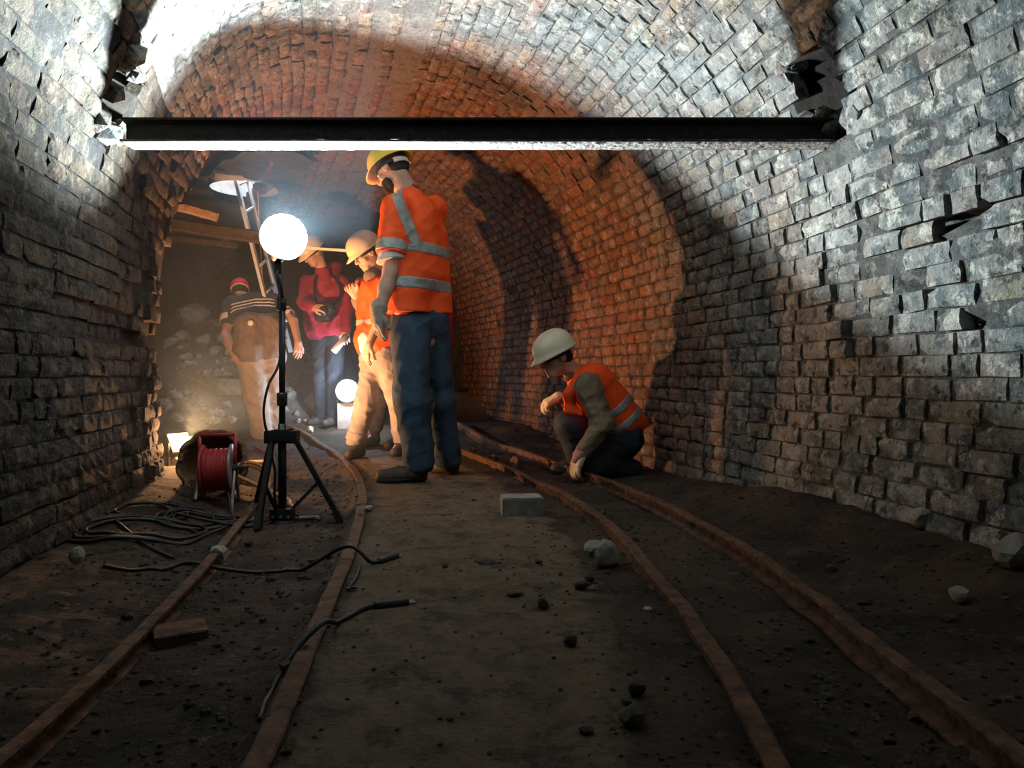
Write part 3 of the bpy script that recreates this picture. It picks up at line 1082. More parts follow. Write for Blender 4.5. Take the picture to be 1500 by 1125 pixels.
def sdf_mesh(prims, vox=0.008, cuts=(), fold=None, grow=0.0):
    """prims -> (verts, quads). cuts: (point, normal) keeps the side the normal points away from."""
    bb = [prim_box(p) for p in prims if p[0] != 'sub']
    lo = np.min([b[0] for b in bb], 0) - 3 * vox - grow - 0.01
    hi = np.max([b[1] for b in bb], 0) + 3 * vox + grow + 0.01
    n = np.ceil((hi - lo) / vox).astype(int) + 1
    A = np.full(n, 0.2, np.float32)
    ax = [lo[i] + vox * np.arange(n[i]) for i in range(3)]
    for pr in prims:
        neg = pr[0] == 'sub'
        q = pr[1:] if neg else pr
        b = prim_box(q)
        k = q[-1]
        mar = 0.035 + k + grow
        i0 = np.maximum(((b[0] - mar - lo) / vox).astype(int), 0)
        i1 = np.minimum(np.ceil((b[1] + mar - lo) / vox).astype(int) + 1, n)
        if (i1 <= i0).any(): continue
        sl = tuple(slice(i0[i], i1[i]) for i in range(3))
        X = np.stack(np.meshgrid(ax[0][sl[0]], ax[1][sl[1]], ax[2][sl[2]], indexing='ij'), -1)
        d = (prim_dist(q, X) - (0 if neg else grow)).astype(np.float32)
        a = A[sl]
        if neg:
            h = np.clip(k - np.abs(a + d), 0, None) / max(k, 1e-6)
            A[sl] = np.maximum(a, -d) + h * h * k * 0.25
        else:
            h = np.clip(k - np.abs(a - d), 0, None) / max(k, 1e-6)
            A[sl] = np.minimum(a, d) - h * h * k * 0.25
    if fold is not None:
        amp, fr, seed = fold
        near = np.abs(A) < amp * 3 + vox * 2
        I = np.nonzero(near)
        X = np.stack([ax[i][I[i]] for i in range(3)], -1)
        rr = np.random.default_rng(seed)
        w = 0
        for j in range(5):
            dr = rr.normal(size=3) * np.array([1, 1, 1.5]); dr /= np.linalg.norm(dr)
            ph = X @ dr * fr * (1 + 0.35 * j) + 1.3 * np.sin(X @ rr.normal(size=3) * fr * 0.45) + rr.uniform(0, 6)
            w = w + (1 - np.abs(np.sin(ph))) ** 2 / 5
        A[I] -= (amp * (w - 0.35) * 2).astype(np.float32)
    if len(cuts):
        for p, nrm in cuts:
            p, nrm = V3(p), V3(nrm)
            nrm = nrm / np.linalg.norm(nrm)
            pl = (ax[0][:, None, None] - p[0]) * nrm[0] + (ax[1][None, :, None] - p[1]) * nrm[1] + (ax[2][None, None, :] - p[2]) * nrm[2]
            A = np.maximum(A, pl.astype(np.float32))
    return surface_nets(A, lo, vox)


def surface_nets(A, lo, vox):
    S = A < 0
    c = [S[i:S.shape[0] - 1 + i, j:S.shape[1] - 1 + j, k:S.shape[2] - 1 + k] for i in (0, 1) for j in (0, 1) for k in (0, 1)]
    cnt = sum(x.astype(np.int8) for x in c)
    act = (cnt > 0) & (cnt < 8)
    idx = np.full(act.shape, -1, np.int64)
    I = np.array(np.nonzero(act))
    idx[act] = np.arange(I.shape[1])
    corners = [(i, j, k) for i in (0, 1) for j in (0, 1) for k in (0, 1)]
    vals = {o: A[I[0] + o[0], I[1] + o[1], I[2] + o[2]] for o in corners}
    acc = np.zeros((I.shape[1], 3)); num = np.zeros(I.shape[1])
    for a in range(8):
        for b in range(a + 1, 8):
            o, q = corners[a], corners[b]
            if sum(abs(o[t] - q[t]) for t in range(3)) != 1: continue
            va, vb = vals[o], vals[q]
            m = (va < 0) != (vb < 0)
            t = np.where(m, va / np.where(m, va - vb, 1), 0)
            pt = np.array(o)[None, :] + t[:, None] * (np.array(q) - np.array(o))[None, :]
            acc += np.where(m[:, None], pt, 0); num += m
    v = (I.T + acc / num[:, None]) * vox + lo
    quads = []
    for d in range(3):
        u, w = (d + 1) % 3, (d + 2) % 3
        s0 = [slice(None)] * 3; s1 = [slice(None)] * 3
        s0[d] = slice(0, -1); s1[d] = slice(1, None)
        a, b = S[tuple(s0)], S[tuple(s1)]
        for flip in (False, True):
            e = (a & ~b) if not flip else (~a & b)
            E = np.array(np.nonzero(e))
            ok = (E[u] > 0) & (E[w] > 0) & (E[u] < S.shape[u] - 1) & (E[w] < S.shape[w] - 1)
            E = E[:, ok]
            def at(du, dw):
                J = E.copy(); J[u] += du; J[w] += dw
                return idx[J[0], J[1], J[2]]
            q = np.stack([at(-1, -1), at(0, -1), at(0, 0), at(-1, 0)], -1)
            if flip: q = q[:, ::-1]
            quads.append(q)
    q = np.concatenate(quads)
    return v, q[(q >= 0).all(1)]


def solid(name, prims, mat, parent, vox=0.008, cuts=(), fold=None, grow=0.0, label=None):
    v, f = sdf_mesh(prims, vox, cuts, fold, grow)
    o = mesh_np(name, v, f, M[mat], parent, True)
    if label: o['label'] = label
    return o


def unit(v): return np.array(v, float) / np.linalg.norm(v)


class Head:
    def __init__(s, c, f, up=(0, 0, 1), scale=1.0):
        s.c, s.f = V3(c), unit(f)
        u = V3(up); u = u - (u @ s.f) * s.f
        s.u = unit(u)
        s.l = np.cross(s.u, s.f)          # the head's left
        s.R = np.stack([s.l, s.f, s.u])
        s.k = scale

    def at(s, l, f, u): return s.c + (s.l * l + s.f * f + s.u * u) * s.k

    def prims(s, beard=0.0):
        k = s.k
        P = [ell(s.at(0, -.012, .030), s.R, np.array([.076, .096, .086]) * k),
             ell(s.at(0, .028, -.035), s.R, np.array([.058, .066, .082]) * k, .02),
             cap(s.at(-.024, .066, -.092), s.at(.024, .066, -.092), .021 * k, None, .02),
             cap(s.at(0, .090, .016), s.at(0, .112, -.026), .009 * k, .013 * k, .010),
             cap(s.at(-.013, .098, -.030), s.at(.013, .098, -.030), .010 * k, None, .008),
             cap(s.at(-.040, .076, .026), s.at(.040, .076, .026), .014 * k, None, .014),
             cap(s.at(-.046, .058, -.028), s.at(-.038, .066, -.024), .017 * k, None, .016),
             cap(s.at(.046, .058, -.028), s.at(.038, .066, -.024), .017 * k, None, .016),
             sub(ell(s.at(-.033, .094, .004), s.R, np.array([.016, .014, .010]) * k, .006)),
             sub(ell(s.at(.033, .094, .004), s.R, np.array([.016, .014, .010]) * k, .006)),
             cap(s.at(-.019, .090, -.056), s.at(.019, .090, -.056), .008 * k, None, .007),
             cap(s.at(-.017, .088, -.069), s.at(.017, .088, -.069), .008 * k, None, .007),
             sub(cap(s.at(-.022, .099, -.0625), s.at(.022, .099, -.0625), .0035 * k, None, .003))]
        for sd in (-1, 1):
            Re = np.stack([s.l, unit(s.f * 1.0 + s.l * sd * .25), s.u])
            P.append(ell(s.at(sd * .078, -.006, -.004), Re, np.array([.009, .021, .033]) * k, .006))
            P.append(sub(ell(s.at(sd * .088, -.001, -.004), Re, np.array([.006, .010, .018]) * k, .004)))
        return P

    def eyes(s, parent):
        for sd in (-1, 1):
            c = s.at(sd * .033, .0775, .004)
            r = .0125 * s.k
            e = MB().lathe([(r * math.cos(t), r * math.sin(t)) for t in np.linspace(-1.57, 1.57, 8)], c, s.f, 12).build('eye', M['eye'], parent, True)
            MB().lathe([(0.0055 * s.k * math.cos(t), 0.0055 * s.k * math.sin(t)) for t in np.linspace(0, 1.57, 4)], s.at(sd * .033, .0775 + .0095, .004), s.f, 10).build('iris', M['iris'], e, True)

    def hair(s, parent, mat='hair', low=-0.055, thick=0.006):
        P = [ell(s.at(0, -.014, .030), s.R, (np.array([.076, .096, .086]) + thick) * s.k), ell(s.at(0, -.045, -.02), s.R, np.array([.064, .05, .06]) * s.k, .02),
             sub(ell(s.at(0, .075, -.045), s.R, np.array([.09, .085, .085]) * s.k, .01)),
             sub(cap(s.at(-.1, .004, -.008), s.at(.1, .004, -.008), .026 * s.k, None, .008))]
        return solid('hair', P, mat, parent, 0.007, [(s.at(0, 0, low), -s.u)], (0.004, 60, 5))

    def beard(s, parent, mat='hair'):
        P = [ell(s.at(0, .034, -.062), s.R, np.array([.060, .062, .060]) * s.k), cap(s.at(-.022, .067, -.096), s.at(.022, .067, -.096), .026 * s.k, None, .02),
             sub(ell(s.at(0, .120, -.052), s.R, np.array([.034, .05, .030]) * s.k, .01))]
        return solid('beard', P, mat, parent, 0.007, [(s.at(0, 0, -.035), s.u), (s.at(0, .004, 0), -s.f)], (0.004, 60, 6))

    def helmet(s, parent, mat, tilt=0.0, lift=0.0, name='helmet'):
        """Hard hat: ribbed dome, flared rim, peak in front, head band inside."""
        ca, sa = math.cos(tilt), math.sin(tilt)
        f = s.f * ca - s.u * sa
        u = s.u * ca + s.f * sa
        c = s.at(0, -.004, .036 + lift)
        k = s.k
        n, m = 40, 12
        v, fc = [], []
        def ringpt(t, rl, rf, h): return c + (s.l * math.sin(t) * rl + f * math.cos(t) * rf + u * h) * k
        rings = []
        for j in range(m + 1):
            a = (math.pi / 2) * j / m
            row = []
            for i in range(n):
                t = 2 * math.pi * i / n
                rib = 0.006 * (math.exp(-(math.sin(t) * math.cos(a) / .16) ** 2) + .7 * math.exp(-((abs(math.sin(t) * math.cos(a)) - .45) / .09) ** 2)) * min(1, math.sin(a) * 2.2)
                row.append(ringpt(t, (.118 + rib) * math.cos(a) ** .86, (.140 + rib) * math.cos(a) ** .86, .006 + (.126 + rib) * math.sin(a) ** .95))
            rings.append(row)
        rim = []
        for i in range(n):
            t = 2 * math.pi * i / n
            pk = max(0, math.cos(t)) ** 2
            rim.append(ringpt(t, .127 + .004 * pk, .150 + .034 * pk, -.004 - .016 * pk))
        rim2 = [ringpt(2 * math.pi * i / n, .124 + .004 * max(0, math.cos(2 * math.pi * i / n)) ** 2, .146 + .034 * max(0, math.cos(2 * math.pi * i / n)) ** 2, -.0085 - .016 * max(0, math.cos(2 * math.pi * i / n)) ** 2) for i in range(n)]
        inner = []
        for j in range(m + 1):
            a = (math.pi / 2) * j / m
            inner.append([ringpt(2 * math.pi * i / n, .112 * math.cos(a) ** .86, .134 * math.cos(a) ** .86, .003 + .120 * math.sin(a) ** .95) for i in range(n)])
        allr = inner[::-1] + [rim2, rim] + rings
        for r in allr: v += r
        for j in range(len(allr) - 1):
            for i in range(n):
                l = (i + 1) % n
                fc.append((j * n + i, j * n + l, (j + 1) * n + l, (j + 1) * n + i))
        o = mesh_np(name, np.array(v), fc, M[mat], parent, True)
        # head band: dark strap with a pale adjuster at the nape
        b = []
        for h in (-.012, -.034):
            b += [ringpt(2 * math.pi * i / n, .088, .108, h) for i in range(n)]
        mesh_np('head_band', np.array(b), [(i, (i + 1) % n, n + (i + 1) % n, n + i) for i in range(n)], M['black'], o, True)
        b = []
        ks = range(14, 27)
        for h, e in ((-.018, 0), (-.048, 0), (-.048, -.004), (-.018, -.004)):
            b += [ringpt(2 * math.pi * i / n, .092 + e, .112 + e, h) for i in ks]
        q = len(ks)
        mesh_np('nape_strap', np.array(b), [(r * q + i, r * q + i + 1, ((r + 1) % 4) * q + i + 1, ((r + 1) % 4) * q + i) for r in range(4) for i in range(q - 1)], M['white'], o, True)
        return o


def hand(w, d, nrm, thumb, curl=0.35, k=1.0, fat=0.0, spread=0.10):
    """Hand from wrist w: d towards the knuckles, nrm out of the back of the hand, thumb +1/-1 the side the thumb is on."""
    w, d = V3(w), unit(d)
    nrm = V3(nrm); nrm = unit(nrm - (nrm @ d) * d)
    t = np.cross(d, nrm) * thumb          # towards the thumb
    P = [cap(w + t * .018 * k, w + d * .078 * k + t * .029 * k, (.019 + fat) * k, (.014 + fat) * k, .012),
         cap(w - t * .014 * k, w + d * .074 * k - t * .029 * k, (.018 + fat) * k, (.014 + fat) * k, .012),
         cap(w, w + d * .078 * k, (.021 + fat) * k, (.015 + fat) * k, .012)]
    for i, (off, L, r) in enumerate(((.031, .074, .0098), (.0105, .083, .0100), (-.0105, .077, .0096), (-.031, .060, .0086))):
        p = w + (d * (.076 - abs(off + .004) * .14) + t * off) * k
        dd = unit(d + t * off * spread * 30)
        for j, fr in enumerate((.46, .31, .23)):
            ang = curl * (0.55, 1.0, 0.8)[j] * (1 + .10 * i)
            ax_n = unit(nrm - (nrm @ dd) * dd) if j == 0 else nn
            dd2 = dd * math.cos(ang) - ax_n * math.sin(ang)
            nn = ax_n * math.cos(ang) + dd * math.sin(ang)
            q = p + dd2 * L * fr * k
            rr = (r + fat) * k
            P.append(cap(p, q, rr * (1 - .07 * j), rr * (1 - .07 * (j + 1)), .003))
            p, dd = q, dd2
    b = w + (d * .022 + t * .026) * k
    m1 = b + (d * .030 + t * .026 - nrm * .014) * k
    m2 = m1 + (d * .034 + t * .008 - nrm * .012) * k
    P += [cap(b, m1, (.0155 + fat) * k, (.0125 + fat) * k, .008), cap(m1, m2, (.0115 + fat) * k, (.0095 + fat) * k, .004)]
    return P


def shoe(name, heel, toe, parent, mat='boot', ankle=None, k=1.0, floor=None):
    """heel, toe: points on the ground; the sole is a part of the shoe."""
    h, t = V3(heel), V3(toe)
    z0 = min(h[2], t[2]) if floor is None else floor
    d = t - h; L = np.linalg.norm(d); d = d / L
    up = np.array([0, 0, 1.0])
    P = [cap(h + d * .035 + up * .045, h + d * L * .55 + up * .044, .042 * k, .044 * k, .02),
         cap(h + d * L * .55 + up * .038, h + d * (L - .045) + up * .034, .043 * k, .039 * k, .02)]
    if ankle is not None:
        a = V3(ankle)
        P.append(cap(h + d * .07 + up * .06, a, .050 * k, .052 * k, .03))
    o = solid(name, P, mat, parent, 0.008, [(np.array([h[0], h[1], z0 + .012]), (0, 0, -1))], (0.003, 45, 3))
    solid('sole', P[:2], 'sole', o, 0.008, [(np.array([h[0], h[1], z0]), (0, 0, -1)), (np.array([h[0], h[1], z0 + .026]), (0, 0, 1))], None, 0.005)
    return o


def mid(a, b, t=0.5): return V3(a) * (1 - t) + V3(b) * t
# ------------------------------------------------------------------ person 1: standing, orange hi-vis shirt, yellow helmet
def person_standing():
    base = on(-0.58, 4.40)
    root = empty('person', base, 'person standing in orange hi-vis shirt, blue jeans and yellow helmet', 'person')
    H = Head(W(575, 250, 4.38), (-.78, .38, -.42))
    neck = W(597, 282, 4.41)
    Ls, Rs = W(579, 306, 4.27), W(637, 306, 4.56)
    Le, Lw = W(572, 398, 4.22), W(555, 460, 4.20)
    Re, Rw = W(622, 400, 4.74), W(592, 432, 4.86)
    hipL, hipR = W(601, 496, 4.35), W(633, 496, 4.50)
    kneeL, ankL = W(604, 588, 4.31), W(614, 676, 4.33)
    kneeR, ankR = W(644, 590, 4.52), W(656, 672, 4.57)
    torso = [cap(W(592, 345, 4.33), W(597, 457, 4.35), .115, .128, .06), cap(W(630, 345, 4.52), W(632, 457, 4.51), .110, .130, .06), cap(W(612, 322, 4.42), W(616, 400, 4.42), .12, .13, .06),
             cap(Ls, Rs, .062, .062, .05), cap(neck, W(610, 318, 4.42), .075, .11, .05)]
    P = H.prims() + [cap(H.at(0, -.03, -.05), neck, .054, .060, .03)]
    P += [cap(a[1], a[2], a[3] - .025, a[4] - .045, .05) for a in torso]
    P += [cap(Ls, Le, .050, .042, .02), cap(Le, mid(Le, Lw, .4), .042, .043, .02), cap(mid(Le, Lw, .4), Lw, .043, .030, .02),
          cap(Rs, Re, .050, .042, .02), cap(Re, Rw, .042, .028, .02)]
    P += hand(Lw, (-.02, .02, -1), (-.6, -.8, 0), -1, .35) + hand(Rw, (-.75, .3, -.3), (-.2, -.4, .9), -1, .5)
    P += [cap(hipL, kneeL, .082, .060, .05), cap(kneeL, ankL, .056, .040, .03), cap(hipR, kneeR, .082, .060, .05), cap(kneeR, ankR, .056, .040, .03), cap(hipL, hipR, .085, .085, .05)]
    solid('body', P, 'skin', root, 0.0065)
    H.eyes(root); H.hair(root); H.beard(root)
    H.helmet(root, 'yellowhat', 0.0)
    hem = W(615, 460, 4.42)
    cut_hem = [(hem, (0.03, 0, -1))]
    sleeve = [cap(Ls, mid(Ls, Le, .80), .078, .092, .05), cap(Rs, mid(Rs, Re, .72), .074, .084, .05)]
    shirt = solid('hivis_shirt', torso + [cap(Ls, mid(Ls, Le, .45), .08, .086, .05), cap(Rs, mid(Rs, Re, .45), .074, .08, .05)], 'hivis', root, 0.008, cut_hem, (0.006, 17, 11))
    d = unit(V3(Le) - V3(Ls))
    solid('sleeve', [sleeve[0]], 'hivis', shirt, 0.007, [(mid(Ls, Le, .74), d)], (0.006, 20, 12))
    solid('sleeve', [sleeve[1]], 'hivis', shirt, 0.008, [(mid(Rs, Re, .7), unit(V3(Re) - V3(Rs)))], (0.005, 20, 13))
    solid('reflective_band', [sleeve[0]], 'reflect', shirt, 0.006, [(mid(Ls, Le, .70), d), (mid(Ls, Le, .53), -d)], (0.006, 20, 12), 0.004)
    solid('undershirt_cuff', [cap(mid(Ls, Le, .6), mid(Ls, Le, .88), .070, .082, .02)], 'white', shirt, 0.006, [(mid(Ls, Le, .84), unit(d + np.array([.25, 0, 0]))), (mid(Ls, Le, .70), -d)], (0.004, 25, 14), 0.0, 'white shirt cuff under the orange sleeve')
    for py, n in ((360, 15), (411, 16)):
        p, q = W(612, py, 4.42), W(612, py + 16, 4.42)
        solid('reflective_band', torso, 'reflect', shirt, 0.007, [(p, (0.04, 0, 1)), (q, (-0.04, 0, -1))], (0.006, 17, 11), 0.004)
    # brace over the left shoulder: a slab through the shirt, from the collar down to the upper band
    a, b = W(582, 285, 4.3), W(617, 372, 4.3)
    dr = unit(V3(b) - V3(a)); sd = unit(np.cross(dr, [0, 1, 0]))
    c0 = mid(a, b)
    solid('shoulder_band', torso + sleeve[:1], 'reflect', shirt, 0.007, [(c0 + sd * .030, sd), (c0 - sd * .030, -sd), (V3(W(600, 276, 4.3)), (0, 0, 1)), (V3(W(600, 366, 4.3)), (0, 0, -1)), (V3((0, 4.44, 0)), (0, 1, 0))], (0.006, 17, 11), 0.004)
    solid('collar', [cap(W(597, 283, 4.41), W(602, 272, 4.41), .066, .060, .02)], 'blue', root, 0.006, [(W(598, 272, 4.41), (0.25, 0.1, 1))], (0.003, 40, 3), 0, 'blue shirt collar at the neck')
    tr = [cap(W(601, 492, 4.35), kneeL, .118, .108, .06), cap(kneeL, ankL, .106, .094, .04), cap(W(633, 492, 4.50), kneeR, .112, .100, .05), cap(kneeR, ankR, .096, .088, .04), cap(W(602, 468, 4.38), W(630, 468, 4.48), .114, .114, .06)]
    tv = solid('jeans', tr, 'jeans', root, 0.008, [(W(600, 691, 4.33), (0, 0, -1))], (0.010, 12, 22))
    solid('glove', hand(V3(Lw) + np.array([0, 0, .01]), (-.01, .02, -1), (-.75, -.66, 0), -1, .30, 1.06, .004, .05) + [cap(V3(Lw) + np.array([0, 0, .035]), V3(Lw) - np.array([0, 0, .04]), .052, .034, .02)], 'glove', root, 0.005, [], (0.002, 50, 4), 0.0, 'pale work glove with a wide cuff')
    zf1 = Z(-.6, 4.3)
    for nm, hl, to, an in (('boot', W(624, 700, 4.34), W(549, 702, 4.27), ankL), ('boot', W(668, 690, 4.60), W(630, 688, 4.74), ankR)):
        h = np.array([hl[0], hl[1], zf1 + .002]); t = np.array([to[0], to[1], zf1 + .002])
        shoe(nm, h, t, root, 'boot', an, 1.12)
    return root


person_standing()


# ------------------------------------------------------------------ person 2: crouching by the rail, cream helmet
def person_crouching():
    base = on(0.56, 4.62)
    root = empty('person', base, 'person crouching beside the right wall in cream helmet and orange vest', 'person')
    H = Head(W(815, 523, 4.56), (-.88, -.36, -.33), (-.25, -.08, 1))
    neck = W(846, 552, 4.62)
    Ls, Rs = W(862, 566, 4.42), W(852, 564, 4.82)
    Le, Lw = W(884, 622, 4.36), W(853, 662, 4.32)
    Re, Rw = W(846, 612, 4.94), W(818, 582, 4.88)
    hip = W(913, 640, 4.66)
    hl, hr = W(912, 642, 4.56), W(908, 640, 4.76)
    kl, kr = W(868, 682, 4.46), W(832, 622, 4.72)
    al, ar = W(922, 688, 4.56), W(850, 690, 4.80)
    up = [cap(W(866, 572, 4.54), W(908, 622, 4.56), .118, .125, .06), cap(W(862, 570, 4.70), W(905, 622, 4.74), .116, .122, .06), cap(W(868, 566, 4.62), W(890, 592, 4.64), .12, .125, .06), cap(neck, W(866, 566, 4.62), .07, .10, .05)]
    P = H.prims() + [cap(H.at(0, -.035, -.05), neck, .055, .060, .03)] + [cap(a[1], a[2], a[3] - .03, a[4] - .03, .05) for a in up]
    P += [cap(Ls, Rs, .05, .05, .04), cap(Ls, Le, .046, .040, .02), cap(Le, Lw, .042, .030, .02), cap(Rs, Re, .046, .040, .02), cap(Re, Rw, .040, .028, .02)]
    P += hand(Lw, (-.42, -.05, -.9), (-.8, -.45, .35), 1, .25) + hand(Rw, (-.75, -.1, -.35), (-.45, -.3, .8), 1, .7)
    P += [cap(hl, hr, .09, .09, .05), cap(hl, kl, .075, .055, .04), cap(kl, al, .052, .038, .03), cap(hr, kr, .075, .055, .04), cap(kr, ar, .052, .040, .03)]
    solid('body', P, 'skin', root, 0.0065)
    H.eyes(root); H.hair(root, 'hair', -.075, .010)
    H.helmet(root, 'creamhat', .10, .0)
    fold = (0.010, 24, 31)
    sh = solid('shirt', [cap(a[1], a[2], a[3] - .012, a[4] - .012, .05) for a in up] + [cap(Ls, Le, .078, .068, .04), cap(Le, mid(Le, Lw, .94), .068, .050, .03), cap(Rs, Re, .075, .066, .04), cap(Re, mid(Re, Rw, .9), .064, .045, .03), cap(Ls, Rs, .07, .07, .05)],
          'olive', root, 0.007, [], fold)
    solid('collar', [cap(W(846, 550, 4.62), W(834, 546, 4.60), .066, .060, .02)], 'olive', sh, 0.006, [(W(832, 546, 4.6), (-.75, 0, .66))], (0.003, 40, 3))
    # vest: trunk without arms, open at the front edge; cut straight at the lower hem
    hem_n = unit((.62, .0, -.78))
    hem = W(930, 636, 4.64)
    vestp = [cap(a[1], a[2], a[3] + .004, a[4] + .004, .05) for a in up] + [cap(W(872, 566, 4.62), W(925, 628, 4.64), .125, .12, .06), cap(Rs, W(872, 566, 4.62), .082, .1, .05), cap(Ls, W(872, 566, 4.62), .074, .1, .05)]
    arm = [sub(cap(V3(Ls) + np.array([0.0, -.10, .005]), V3(Le) + np.array([.0, -.10, -.05]), .095, .082, .012))]
    vest = solid('hivis_vest', vestp + arm, 'hivis', root, 0.007, [(hem, hem_n)], (0.005, 20, 33))
    ax = unit(V3(W(913, 632, 4.64)) - V3(W(868, 570, 4.62)))
    for t in (.62, .98):
        c = mid(W(868, 570, 4.62), W(905, 621, 4.64), t)
        solid('reflective_band', vestp, 'reflect', vest, 0.007, [(c - ax * .024, -ax), (c + ax * .024, ax), (hem, hem_n), (V3((W(880, 600, 4.6).x, 0, 0)), (-1, 0, 0))], (0.005, 20, 33), 0.004)
    # front panel hanging forward from the neck
    fp = [W(844, 556, 4.50), W(835, 577, 4.50), W(836, 600, 4.52), W(852, 606, 4.48)]
    solid('front_panel', [cap(fp[0], fp[1], .028, .032, .03), cap(fp[1], fp[2], .032, .034, .03), cap(fp[2], fp[3], .030, .020, .03), cap(W(842, 560, 4.66), W(836, 600, 4.70), .04, .045, .05), cap(fp[1], W(834, 580, 4.68), .03, .04, .04)], 'hivis', vest, 0.007, [], (0.004, 22, 8))
    solid('jeans', [cap(hl, kl, .108, .088, .05), cap(kl, mid(kl, al, .9), .082, .066, .04), cap(hr, kr, .106, .090, .05), cap(kr, mid(kr, ar, .95), .084, .066, .04), cap(hl, hr, .125, .125, .06)], 'darkjeans', root, 0.008, [], (0.009, 18, 35))
    g = solid('glove', hand(Lw, (-.42, -.05, -.9), (-.8, -.45, .35), 1, .30, 1.08, .004, .06), 'leather', root, 0.005, [], (0.0015, 50, 4), 0, 'pale leather work glove touching the ground')
    solid('glove_cuff', [cap(mid(Lw, Le, .22), mid(Lw, Le, -.14), .050, .040, .02)], 'stripe', g, 0.006, [], (0.003, 40, 4), 0, 'mauve striped cloth cuff')
    solid('glove_back', [cap(V3(Lw) + unit((-.42, -.05, -.9)) * .02 + unit((-.8, -.45, .35)) * .014, V3(Lw) + unit((-.42, -.05, -.9)) * .055 + unit((-.8, -.45, .35)) * .016, .030, .026, .01)], 'stripe', g, 0.005)
    solid('glove', hand(Rw, (-.75, -.1, -.35), (-.45, -.3, .8), 1, .7, 1.08, .004, .06) + [cap(mid(Rw, Re, .3), Rw, .046, .036, .02)], 'leather', root, 0.005, [], (0.0015, 50, 4), 0, 'pale leather work glove over the knee')
    z = Z(.5, 4.6)
    shoe('boot', (V3(ar)[0] + .05, 4.80, z), (V3(ar)[0] - .20, 4.76, z), root, 'boot', ar, 1.05)
    shoe('boot', (W(940, 690, 4.58).x, 4.58, z + .02), (W(900, 690, 4.50).x - .04, 4.52, z + .0), root, 'boot', al, 1.0)
    return root


person_crouching()


# ------------------------------------------------------------------ person 3: striding man in orange vest, tan helmet
def person_vest():
    base = on(-1.05, 5.62)
    root = empty('person', base, 'person in open orange vest, pale jeans and tan helmet behind the standing one', 'person')
    H = Head(W(538, 372, 5.58), (-.70, -.42, -.50), (-.2, -.1, 1))
    neck = W(552, 402, 5.64)
    Rs, Ls = W(533, 418, 5.80), W(566, 418, 5.46)
    Re, Rw = W(536, 462, 5.88), W(520, 432, 5.64)
    Le, Lw = W(556, 470, 5.36), W(541, 505, 5.30)
    hr, hl = W(550, 520, 5.68), W(566, 520, 5.56)
    kr, ar = W(537, 588, 5.58), W(521, 645, 5.58)
    kl, al = W(585, 590, 5.60), W(588, 643, 5.72)
    torso = [cap(W(543, 432, 5.70), W(546, 505, 5.66), .115, .120, .06), cap(W(560, 432, 5.54), W(562, 505, 5.56), .115, .120, .06), cap(Rs, Ls, .06, .06, .05), cap(neck, W(552, 425, 5.62), .07, .11, .05)]
    P = H.prims() + [cap(H.at(0, -.03, -.05), neck, .054, .06, .03)] + [cap(a[1], a[2], a[3] - .02, a[4] - .02, .05) for a in torso]
    P += [cap(Rs, Re, .048, .040, .02), cap(Re, Rw, .040, .028, .02), cap(Ls, Le, .048, .040, .02), cap(Le, Lw, .040, .028, .02)]
    P += hand(Rw, (-.30, -.5, .6), (-.2, .8, .5), -1, .9) + hand(Lw, (-.25, -.1, -1), (-.7, -.6, .1), -1, .4)
    P += [cap(hr, kr, .08, .058, .04), cap(kr, ar, .054, .04, .03), cap(hl, kl, .08, .058, .04), cap(kl, al, .054, .04, .03), cap(hr, hl, .10, .10, .05)]
    solid('body', P, 'skin', root, 0.0065)
    H.eyes(root); H.hair(root)
    H.helmet(root, 'tanhat', .06)
    arms = [cap(Rs, Re, .070, .062, .04), cap(Re, mid(Re, Rw, .75), .062, .052, .03), cap(Ls, Le, .070, .062, .04), cap(Le, mid(Le, Lw, .8), .062, .050, .03)]
    solid('jacket', [cap(a[1], a[2], a[3] - .008, a[4] - .008, .05) for a in torso[:3]] + arms[:2] + [cap(neck, W(546, 405, 5.58), .066, .07, .03)], 'taupe', root, 0.008, [], (0.006, 22, 41))
    vest = solid('hivis_vest', torso[:2] + [cap(Ls, W(548, 424, 5.62), .075, .09, .05), cap(Rs, W(552, 424, 5.6), .068, .09, .05), cap(W(545, 500, 5.60), W(556, 520, 5.58), .13, .135, .06)] + [arms[2]], 'hivis', root, 0.008,
                 [(W(550, 518, 5.6), (0.05, 0, -1))], (0.012, 17, 43))
    for py in (468,):
        solid('reflective_band', torso[:2], 'reflect', vest, 0.008, [(W(550, py, 5.6), (0, 0, 1)), (W(550, py + 9, 5.6), (0, 0, -1))], (0.012, 17, 43), .006)
    solid('shirt_tail', [cap(W(541, 500, 5.52), W(545, 525, 5.50), .085, .07, .05)], 'white', root, 0.008, [(W(545, 528, 5.5), (0, 0, -1))], (0.008, 26, 2), 0, 'cream shirt hanging below the vest')
    jn = solid('jeans', [cap(hr, kr, .105, .086, .05), cap(kr, ar, .085, .072, .04), cap(hl, kl, .105, .086, .05), cap(kl, al, .085, .072, .04), cap(hr, hl, .122, .122, .06)], 'palejeans', root, 0.008, [(W(520, 652, 5.58), (0, 0, -1))], (0.011, 17, 45))
    solid('turn_up', [cap(mid(kr, ar, .80), mid(kr, ar, 1.0), .082, .080, .02)], 'palejeans', jn, 0.008, [(mid(kr, ar, 1.02), unit(V3(ar) - V3(kr))), (mid(kr, ar, .80), unit(V3(kr) - V3(ar)))], (0.004, 30, 4))
    z = Z(-1.15, 5.58)
    shoe('boot', (W(530, 660, 5.62).x, 5.64, z), (W(512, 660, 5.50).x, 5.40, z), root, 'boot', ar, 1.0)
    shoe('boot', (W(592, 655, 5.72).x, 5.76, z), (W(576, 655, 5.62).x, 5.56, z), root, 'boot', al, 1.0)


person_vest()


